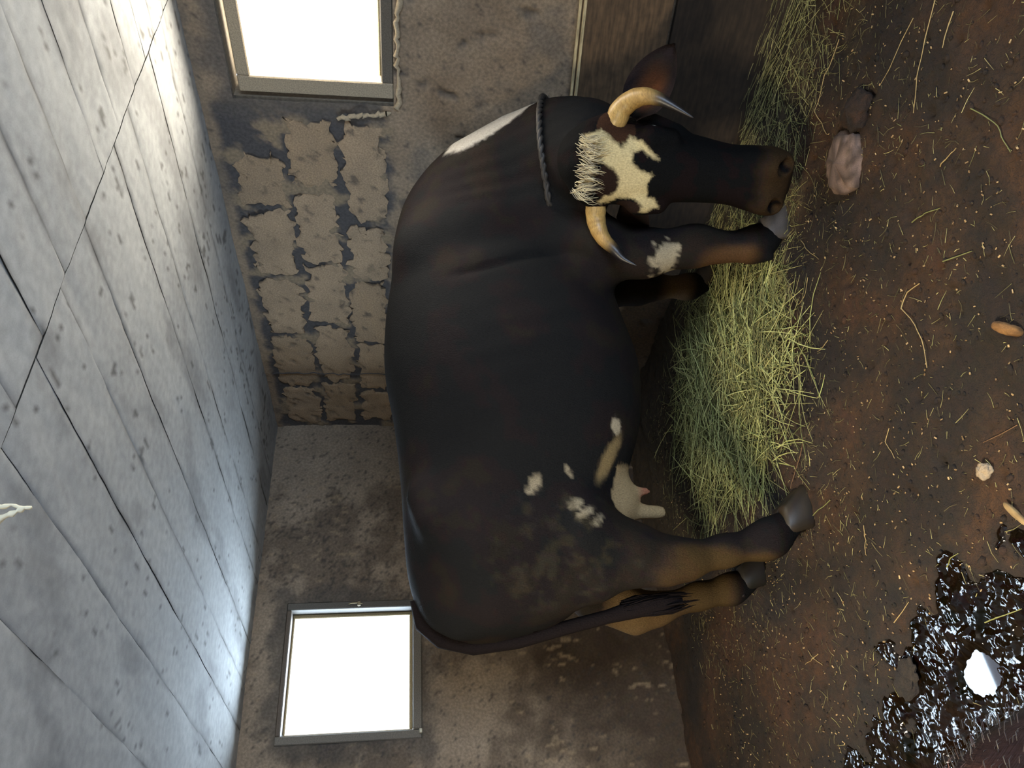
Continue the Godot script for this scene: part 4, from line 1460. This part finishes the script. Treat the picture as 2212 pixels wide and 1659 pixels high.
# ---------------------------------------------------------------- the calf beside the camera
func make_calf() -> void:
	var o := base("calf", Vector3(-0.64, 0.0, -0.034))
	var f := Vector3(-0.22, 0, 0.975).normalized()
	o.transform = Transform3D(Basis(f, Vector3.UP, f.cross(Vector3.UP)), Vector3(-0.64, 0.0, -0.034))
	tag(o, "dark calf with rusty patches, only its furry rump in the bottom right corner", "calf")
	var mb := MB.new()
	field_clear()
	loft(Vector3.ZERO, Vector3.RIGHT, Vector3.UP, Vector3.BACK, [[-0.105, 0.77, 0.685, 0.03], [-0.09, 0.815, 0.62, 0.06], [-0.05, 0.865, 0.56, 0.095], [0.0, 0.905, 0.50, 0.125], [0.07, 0.945, 0.46, 0.155], [0.20, 0.985, 0.43, 0.19], [0.45, 1.0, 0.43, 0.20], [0.68, 0.90, 0.48, 0.15], [0.78, 0.84, 0.56, 0.09]], 2.0, 0.05)
	for s in [-1.0, 1.0]:
		chain([[Vector3(0.10, 0.66, 0.09 * s), 0.11], [Vector3(0.11, 0.48, 0.10 * s), 0.075], [Vector3(0.03, 0.33, 0.10 * s), 0.042], [Vector3(0.05, 0.12, 0.10 * s), 0.032], [Vector3(0.08, 0.03, 0.10 * s), 0.036]], 0.05)
		chain([[Vector3(0.62, 0.62, 0.11 * s), 0.10], [Vector3(0.58, 0.46, 0.12 * s), 0.065], [Vector3(0.59, 0.28, 0.12 * s), 0.042], [Vector3(0.59, 0.12, 0.12 * s), 0.032], [Vector3(0.61, 0.03, 0.12 * s), 0.036]], 0.05)
	chain([[Vector3(0.66, 0.78, 0.0), 0.14], [Vector3(0.82, 0.90, 0.0), 0.105], [Vector3(0.90, 0.97, 0.0), 0.09]], 0.08)
	chain([[Vector3(0.89, 0.98, 0.0), 0.09], [Vector3(1.0, 0.91, 0.0), 0.078], [Vector3(1.10, 0.84, 0.0), 0.058]], 0.05)
	var col := func(p: Vector3) -> Color:
		var t := n_mid.get_noise_3d(p.x * 1.3 + 3.0, p.y * 1.3, p.z * 1.3)
		var c := lin(0.10, 0.10, 0.105).lerp(lin(0.25, 0.225, 0.205), clampf(t * 1.4 + 0.2, 0.0, 1.0))
		var rust := sstep(-0.15, 0.2, n_big.get_noise_3d(p.x * 3.0 + 8.0, p.y * 3.0, p.z * 4.0))
		c = c.lerp(lin(0.34, 0.20, 0.15), rust * 0.3)
		return c.lerp(lin(0.44, 0.24, 0.17), sstep(0.1, 0.5, blob(p.x, p.z, -0.02, -0.02, 0.03, 0.09, 0.4) + t) * sstep(0.2, 0.05, p.x) * 0.75)
	field_mesh(mb, Vector3(-0.26, 0.0, -0.30), Vector3(1.2, 1.12, 0.30), 0.02, col, Transform3D.IDENTITY)
	put("body", mb, M.coat, o)
	# shaggy winter coat on the rump
	var fm := MB.new()
	var r := RandomNumberGenerator.new()
	r.seed = 23
	for j in mb.v.size():
		var p0 := mb.v[j]
		if p0.x > 0.24 or p0.y < 0.66:
			continue
		var nn := mb.n[j]
		for m in 7:
			var p := p0 + Vector3(r.randf_range(-1, 1), r.randf_range(-1, 1), r.randf_range(-1, 1)) * 0.011
			var lie := (Vector3(-0.6, -0.7, r.randf_range(-0.3, 0.3)) - nn * 0.0).normalized()
			var l := r.randf_range(0.005, 0.011)
			var c := mb.c[j].lerp(lin(0.36, 0.33, 0.29), r.randf() ** 8) * r.randf_range(0.4, 0.85)
			tube(fm, [p - nn * 0.003, p + (lie - nn * lie.dot(nn)) * l * 0.5 + nn * 0.002, p + (lie - nn * lie.dot(nn)) * l + nn * 0.001], [0.0004, 0.0004, 0.00015], [c], 3)
	var fo := put("fur", fm, M.hair, o)
	tag(fo, "", "", "", "stuff")
	var tm := MB.new()
	tube(tm, [Vector3(0.0, 0.86, 0), Vector3(-0.06, 0.82, 0), Vector3(-0.105, 0.72, 0.01), Vector3(-0.11, 0.55, 0.02), Vector3(-0.105, 0.40, 0.02), Vector3(-0.10, 0.30, 0.02)], [0.022, 0.020, 0.016, 0.015, 0.02, 0.005], [lin(0.10, 0.10, 0.10)], 8)
	put("tail", tm, M.coat, o)
	for s in [-1.0, 1.0]:
		var em := MB.new()
		rings(em, Transform3D(Basis(Vector3.RIGHT, s * PI / 2 * 1.1), Vector3(0.87, 0.99, 0.08 * s)), [[0.0, 0, 0, 0.02, 0.012], [0.05, 0, 0, 0.034, 0.014], [0.10, 0, 0, 0.024, 0.009], [0.13, 0, 0, 0.004, 0.003]], 10, 2.0, func(_p: Vector3) -> Color: return lin(0.13, 0.12, 0.12))
		put("ear", em, M.coat, o)


# ---------------------------------------------------------------- hay and straw
func blade(mb: MB, p: Vector3, ang: float, pitch: float, l: float, wid: float, bend: float, sag: float, col: Color, segs := 3) -> void:
	var pts := []
	var rad := []
	var a := ang
	var q := p
	for k in segs + 1:
		var f := float(k) / segs
		pts.append(q)
		rad.append(wid * (1.0 - 0.55 * f))
		q += Vector3(cos(a) * cos(pitch), sin(pitch) - sag * f, sin(a) * cos(pitch)) * (l / segs)
		a += bend / segs
	tube(mb, pts, rad, [col], 3, 0.6)


func hay_color(r: RandomNumberGenerator, green: float) -> Color:
	var c := lin(0.84, 0.78, 0.52).lerp(lin(0.63, 0.66, 0.38), clampf(green + r.randf_range(-0.4, 0.4), 0.0, 1.0))
	return c * lerpf(0.22, 1.15, r.randf() ** 1.4)


func pile_y(x: float, z: float) -> float:
	# how deep the hay lies
	var a := 1.0 - sqrt(((x + 2.42) / 0.62) ** 2 + ((z + 1.80) / 0.52) ** 2)
	var b := 1.0 - sqrt(((x + 1.05) / 0.75) ** 2 + ((z + 2.50) / 0.28) ** 2)
	return maxf(0.0, minf(a * 1.5, 1.0)) * 0.055 + maxf(0.0, minf(b * 1.4, 1.0)) * 0.12


func make_litter() -> void:
	var r := RandomNumberGenerator.new()
	r.seed = 77
	# the green hay heaped under the cow
	var mb := MB.new()
	var made := 0
	while made < 2700:
		var x := r.randf_range(-3.15, -1.75)
		var z := r.randf_range(-2.28, -1.22)
		var d := 1.0 - sqrt(((x + 2.42) / 0.66) ** 2 + ((z + 1.80) / 0.54) ** 2) + n_mid.get_noise_2d(x * 0.7, z * 0.7) * 0.45
		if d < 0.0 or r.randf() > d * 2.2 + 0.12:
			continue
		var y := floor_y(x, z) + 0.003 + r.randf() * pile_y(x, z)
		blade(mb, Vector3(x, y, z), r.randf() * TAU, r.randf_range(-0.08, 0.20), r.randf_range(0.06, 0.30), r.randf_range(0.0012, 0.0031), r.randf_range(-0.8, 0.8), r.randf_range(0.0, 0.14), hay_color(r, 0.62))
		made += 1
	for k in 520:
		var a := r.randf() * TAU
		var q := sqrt(r.randf())
		var x := -2.38 + cos(a) * q * 0.56
		var z := -1.74 + sin(a) * q * 0.40
		blade(mb, Vector3(x, floor_y(x, z) + pile_y(x, z) * r.randf_range(0.75, 1.15), z), r.randf() * TAU, r.randf_range(-0.05, 0.14), r.randf_range(0.10, 0.28), r.randf_range(0.0018, 0.0032), r.randf_range(-0.4, 0.4), 0.08, lin(0.80, 0.80, 0.52) * r.randf_range(0.8, 1.1))
	tag(put("hay_heap", mb, M.hay), "loose green hay heaped on the floor between the cow's legs", "hay", "", "stuff")
	# hay banked against the boards on the right
	mb = MB.new()
	made = 0
	while made < 5000:
		var x := r.randf_range(-2.6, -0.55)
		var z := r.randf_range(-2.43, -1.55)
		var e := hay_edge(x, z)
		if e < -0.16 or r.randf() > 0.15 + sstep(-0.16, 0.18, e):
			continue
		var y := floor_y(x, z) + 0.002 + r.randf() * pile_y(x, z)
		var ang := r.randf() * TAU if z > -2.33 else r.randf_range(-0.3, 0.3) + PI * r.randi_range(0, 1)
		blade(mb, Vector3(x, y, z), ang, r.randf_range(-0.08, 0.2), r.randf_range(0.02, 0.13), r.randf_range(0.0008, 0.0017), r.randf_range(-0.8, 0.8), r.randf_range(0.0, 0.14), hay_color(r, 0.35) * 0.85)
		made += 1
	tag(put("hay_bank", mb, M.hay), "trampled dry hay banked up along the feed boards", "hay", "", "stuff")
	# thin scatter over the whole floor
	mb = MB.new()
	for k in 9500:
		var x := r.randf_range(-3.4, -0.65)
		var z := r.randf_range(-2.3, 0.0)
		if wetness(x, z) > 0.1 and r.randf() > 0.08:
			continue
		var near := sstep(-0.9, 0.0, hay_edge(x, z))
		if r.randf() > 0.35 + 0.65 * near:
			continue
		blade(mb, Vector3(x, floor_y(x, z) + 0.003, z), r.randf() * TAU, r.randf_range(-0.02, 0.06), lerpf(0.008, 0.06, r.randf() ** 2.5), r.randf_range(0.0005, 0.0012), r.randf_range(-0.8, 0.8), 0.03, hay_color(r, 0.15) * r.randf_range(0.35, 0.95), 2)
	tag(put("straw_scatter", mb, M.hay), "short straw bits scattered thinly over the dirt floor", "straw", "", "stuff")
	# chaff and crumbs
	mb = MB.new()
	for k in 2200:
		var x := r.randf_range(-3.3, -0.65)
		var z := r.randf_range(-2.2, 0.0)
		if wetness(x, z) > 0.05:
			continue
		var s := r.randf_range(0.0012, 0.0038)
		var c := lin(0.70, 0.58, 0.40).lerp(lin(0.42, 0.31, 0.18), r.randf())
		box(mb, Vector3(x, floor_y(x, z) + 0.003, z), Vector3(s * r.randf_range(1.0, 2.4), s * 0.7, s), c, 0.0, Basis.from_euler(Vector3(r.randf(), r.randf() * TAU, r.randf())))
	tag(put("chaff", mb, M.hay), "pale crumbs and chaff strewn over the dark dirt", "chaff", "", "stuff")
	# crumbs of dung and soil that roughen the floor
	mb = MB.new()
	for k in 3600:
		var x := r.randf_range(-3.5, -0.65)
		var z := r.randf_range(-2.0, 0.05)
		if wetness(x, z) > 0.0:
			continue
		var s := r.randf_range(0.002, 0.011) * (0.5 + 0.9 * r.randf() ** 2)
		var c := dirt_color(x, z) * r.randf_range(0.6, 1.2)
		rings(mb, Transform3D(Basis(Vector3.UP, r.randf() * TAU), Vector3(x, floor_y(x, z), z)), [[-s * 0.4, 0, 0, s * 0.8, s * 0.6], [s * 0.2, s * r.randf_range(-0.2, 0.2), 0, s, s * 0.75], [s * 0.55, 0, s * r.randf_range(-0.2, 0.2), s * 0.5, s * 0.4]], 6, 2.0, func(_p: Vector3) -> Color: return c)
	tag(put("soil_crumbs", mb, M.dirt), "dark crumbs of soil and dried dung over the floor", "soil", "", "stuff")


func stalk(called: String, label: String, pts2: Array, rad: float, col: Color, group := "") -> void:
	# stalks lie on the floor along the given ground points [x, z]
	var cv := Curve3D.new()
	for k in pts2.size():
		var p := Vector3(pts2[k][0], 0, pts2[k][1])
		var a: Array = pts2[maxi(k - 1, 0)]
		var b: Array = pts2[mini(k + 1, pts2.size() - 1)]
		var t := Vector3(b[0] - a[0], 0, b[1] - a[1]) / 6.0
		cv.add_point(p, -t, t)
	var mb := MB.new()
	var pts := []
	var rr := []
	var org := Vector3(pts2[0][0], 0, pts2[0][1])
	var e0 := floor_y(pts2[0][0], pts2[0][1]) + pile_y(pts2[0][0], pts2[0][1]) * 0.9
	var zl: Array = pts2[pts2.size() - 1]
	var e9 := floor_y(zl[0], zl[1]) + pile_y(zl[0], zl[1]) * 0.9
	for k in 13:
		var p := cv.sample_baked(cv.get_baked_length() * k / 12.0)
		p.y = maxf(lerpf(e0, e9, k / 12.0), floor_y(p.x, p.z) - 0.001) + rad + 0.003
		pts.append(p - org)
		rr.append(rad * 0.8 * (1.0 - 0.4 * k / 12.0) * (1.25 if k == 4 or k == 9 else 1.0))
	tube(mb, pts, rr, [col], 6)
	var o := put(called, mb, M.hay)
	o.position = org
	tag(o, label, "straw", group)


func lump(called: String, label: String, cat: String, at: Vector3, size: Vector3, turn: float, col: Color, col2: Color, rough: float, sd: int, m: Material, power := 2.6) -> void:
	var mb := MB.new()
	var lv := []
	for k in 17:
		var f := k / 16.0
		var q := f * 2.0 - 1.0
		var w := pow(maxf(1.0 - pow(absf(q), 2.6), 0.0), 1.0 / 2.6)
		lv.append([q * size.y * 0.5, 0.0, 0.0, maxf(w, 0.06) * size.x * 0.5, maxf(w, 0.06) * size.z * 0.5])
	rings(mb, Transform3D.IDENTITY, lv, 40, power, func(p: Vector3) -> Color: return col.lerp(col2, clampf(0.5 + n_fine.get_noise_3d(p.x + sd, p.y, p.z) * 1.4, 0.0, 1.0)))
	for k in mb.v.size():
		var p := mb.v[k]
		var q := 0.30 / maxf(size.x, 0.05)
		var nn := n_mid.get_noise_3d(p.x * q + sd, p.y * q, p.z * q) + 0.5 * n_fine.get_noise_3d(p.x * q * 0.6 + sd, p.y * q * 0.6, p.z * q * 0.6)
		mb.v[k] = p + p.normalized() * nn * rough
	var o := put(called, mb, m)
	o.position = at
	o.rotation.y = turn
	tag(o, label, cat)


func make_small_things() -> void:
	var straw := lin(0.64, 0.54, 0.35)
	var green := lin(0.46, 0.46, 0.26)
	stalk("straw_stalk", "long pale stalk with a kink, lying beside the pinkish stone", [[-1.135, -2.159], [-1.234, -2.133], [-1.34, -2.081], [-1.346, -1.98]], 0.0018, straw, "single stalks on the floor")
	stalk("straw_stalk", "longest straight pale stem lying across the dirt at the right wall side", [[-0.837, -1.813], [-0.91, -1.772], [-0.98, -1.721], [-1.05, -1.655]], 0.0017, straw, "single stalks on the floor")
	stalk("straw_stalk", "thick short stalk lying near the upper frame edge", [[-0.82, -1.726], [-0.851, -1.71], [-0.888, -1.682]], 0.0020, straw, "single stalks on the floor")
	stalk("straw_stalk", "crooked thin stem running down to the straw near the stone", [[-0.905, -1.853], [-0.966, -1.849], [-1.037, -1.835], [-1.086, -1.836]], 0.0014, straw, "single stalks on the floor")
	stalk("straw_stalk", "stem with branching end under the far right litter", [[-0.922, -1.485], [-0.906, -1.435], [-0.894, -1.382], [-0.9, -1.341], [-0.905, -1.3]], 0.0018, green, "single stalks on the floor")
	stalk("straw_stalk", "forked straw pair lying left of the stone on dark dirt", [[-1.076, -1.473], [-1.042, -1.464], [-1.009, -1.456]], 0.0019, straw, "single stalks on the floor")
	stalk("straw_stalk", "green leafy stem lying below the stone on dark dirt", [[-1.229, -1.443], [-1.187, -1.423], [-1.131, -1.384]], 0.0022, green, "single stalks on the floor")
	stalk("straw_stalk", "pale stem with a node on the dark dirt below the muzzle", [[-1.197, -1.267], [-1.162, -1.247], [-1.122, -1.225]], 0.0020, green, "single stalks on the floor")
	stalk("straw_stalk", "long bent straw hooked over on dark dirt in the middle of the floor", [[-1.303, -1.296], [-1.349, -1.311], [-1.395, -1.296], [-1.378, -1.24], [-1.371, -1.187], [-1.382, -1.143], [-1.4, -1.098]], 0.0019, straw, "single stalks on the floor")
	stalk("straw_stalk", "curved loop of straw on the dirt beyond the bare patch", [[-1.679, -1.685], [-1.728, -1.648], [-1.779, -1.654], [-1.79, -1.706], [-1.79, -1.738]], 0.0015, straw, "single stalks on the floor")
	stalk("straw_stalk", "forked green stem at the near edge of the hay heap", [[-2.005, -1.422], [-2.121, -1.43], [-2.238, -1.449], [-2.307, -1.48]], 0.0020, green, "single stalks on the floor")
	stalk("twig", "brown twig standing out of the dirt near the hay heap", [[-2.007, -1.281], [-2.061, -1.243], [-2.119, -1.215], [-2.172, -1.183]], 0.0022, lin(0.42, 0.31, 0.20), "single stalks on the floor")
	stalk("straw_stalk", "thin straw lying across the bare patch by the heap", [[-1.716, -1.452], [-1.764, -1.454], [-1.786, -1.462]], 0.0015, straw, "single stalks on the floor")
	stalk("straw_stalk", "green stem with buds lying beside the rear hoof", [[-1.997, -1.046], [-2.095, -1.049], [-2.187, -1.045], [-2.273, -1.045]], 0.0019, green, "single stalks on the floor")
	stalk("straw_stalk", "paired curved straws on the dirt in the lower middle", [[-1.609, -1.055], [-1.648, -1.035], [-1.64, -1.001], [-1.64, -0.979]], 0.0014, straw, "single stalks on the floor")
	stalk("twig", "thin long stem at the right frame edge", [[-1.252, -0.828], [-1.303, -0.837], [-1.357, -0.85]], 0.0014, lin(0.42, 0.31, 0.20), "single stalks on the floor")
	stalk("straw_stalk", "short pale straw standing near the rear hoof", [[-1.888, -0.906], [-1.899, -0.868], [-1.922, -0.829]], 0.0015, straw, "single stalks on the floor")
	stalk("straw_stalk", "crossed straws lying on dark dirt behind the cow", [[-2.403, -0.715], [-2.378, -0.685], [-2.345, -0.651]], 0.0015, straw, "single stalks on the floor")
	stalk("straw_stalk", "straw crossing another behind the cow", [[-2.343, -0.686], [-2.391, -0.682], [-2.45, -0.685]], 0.0015, straw, "single stalks on the floor")
	stalk("straw_stalk", "greenish twig with forked end near the wet mud", [[-1.635, -0.67], [-1.6, -0.678], [-1.571, -0.677]], 0.0019, green, "single stalks on the floor")
	stalk("straw_stalk", "straw stem with fork at the edge of the wet mud", [[-1.917, -0.634], [-1.861, -0.645], [-1.823, -0.655]], 0.0016, straw, "single stalks on the floor")
	stalk("straw_stalk", "green-yellow stem lying over the wet mud", [[-1.603, -0.522], [-1.562, -0.518], [-1.517, -0.512], [-1.48, -0.508]], 0.0020, green, "single stalks on the floor")
	stalk("straw_stalk", "stiff straw lying beneath the far hay bank", [[-1.52, -2.197], [-1.579, -2.173], [-1.571, -2.099]], 0.0016, straw, "single stalks on the floor")
	stalk("straw_stalk", "tangled bright straw lying right of the near front hoof", [[-1.641, -1.817], [-1.622, -1.743], [-1.606, -1.694]], 0.0015, straw, "single stalks on the floor")
	stalk("straw_stalk", "pale straw across the far end of the hay heap", [[-2.898, -1.644], [-2.736, -1.474], [-2.613, -1.335]], 0.0015, green, "single stalks on the floor")
	stalk("straw_stalk", "long green stem across the middle of the hay heap", [[-2.253, -2.138], [-2.206, -1.968], [-2.122, -1.734], [-2.133, -1.655]], 0.0016, green, "single stalks on the floor")
	# stones and clods
	lump("stone", "pinkish rough stone half sunk in the straw below the cow's muzzle", "stone", Vector3(-1.318, 0.018, -1.80), Vector3(0.18, 0.075, 0.125), 0.9, lin(0.54, 0.44, 0.38), lin(0.30, 0.235, 0.19), 0.03, 4, M.stone, 3.6)
	lump("dung_clod", "dark brown clod of dung lying next to the pinkish stone", "dung", Vector3(-1.19, 0.02, -1.875), Vector3(0.11, 0.055, 0.10), 0.3, lin(0.20, 0.14, 0.08), lin(0.31, 0.20, 0.11), 0.018, 9, M.dirt)
	lump("pale_stone", "small pale angular stone lying alone on brown dirt", "stone", Vector3(-1.383, 0.014, -0.79), Vector3(0.034, 0.022, 0.028), 0.4, lin(0.66, 0.58, 0.47), lin(0.52, 0.45, 0.36), 0.008, 14, M.stone)
	lump("corn_cob", "rusty brown chewed corn cob lying at the edge of the straw litter", "corn cob", Vector3(-1.14, 0.016, -1.003), Vector3(0.085, 0.024, 0.024), 2.2, lin(0.56, 0.40, 0.22), lin(0.40, 0.27, 0.13), 0.004, 21, M.stone)
	lump("wood_splinter", "pale flat wood splinter sticking out of the brown dirt", "wood", Vector3(-1.36, 0.012, -0.672), Vector3(0.075, 0.012, 0.016), 2.0, lin(0.72, 0.60, 0.40), lin(0.58, 0.46, 0.30), 0.002, 27, M.wood)
	lump("grey_clod", "greyish flat clod of dung near the wet mud", "dung", Vector3(-1.95, 0.004, -0.50), Vector3(0.11, 0.022, 0.08), 0.4, lin(0.24, 0.20, 0.165), lin(0.14, 0.11, 0.09), 0.03, 33, M.dirt)
	# dusty cobweb hanging from the ceiling
	var o := base("cobweb", Vector3(-1.16, CEIL, -0.62))
	tag(o, "pale dusty cobweb strands hanging from the ceiling", "cobweb")
	var r := RandomNumberGenerator.new()
	r.seed = 51
	for s in [[Vector3(0.045, 0.0, -0.035), Vector3(0.030, -0.095, -0.030), 0.0030], [Vector3(0.0, 0.0, -0.01), Vector3(0.006, -0.150, 0.004), 0.0030], [Vector3(-0.045, 0.0, 0.055), Vector3(0.006, -0.140, 0.006), 0.0034]]:
		var mb := MB.new()
		var pts := []
		var rad := []
		for k in 25:
			var t := k / 24.0
			pts.append((s[0] as Vector3).lerp(s[1], t) + Vector3(r.randf_range(-1, 1), 0, r.randf_range(-1, 1)) * 0.0022)
			rad.append(s[2] * r.randf_range(0.6, 1.9))
		tube(mb, pts, rad, [lin(0.92, 0.88, 0.76)], 6)
		put("strand", mb, M.web, o)


func _ready() -> void:
	rng.seed = 3
	make_camera_and_light()
	make_materials()
	make_room()
	make_floor()
	make_boards()
	make_cow()
	make_collar()
	make_calf()
	make_litter()
	make_small_things()
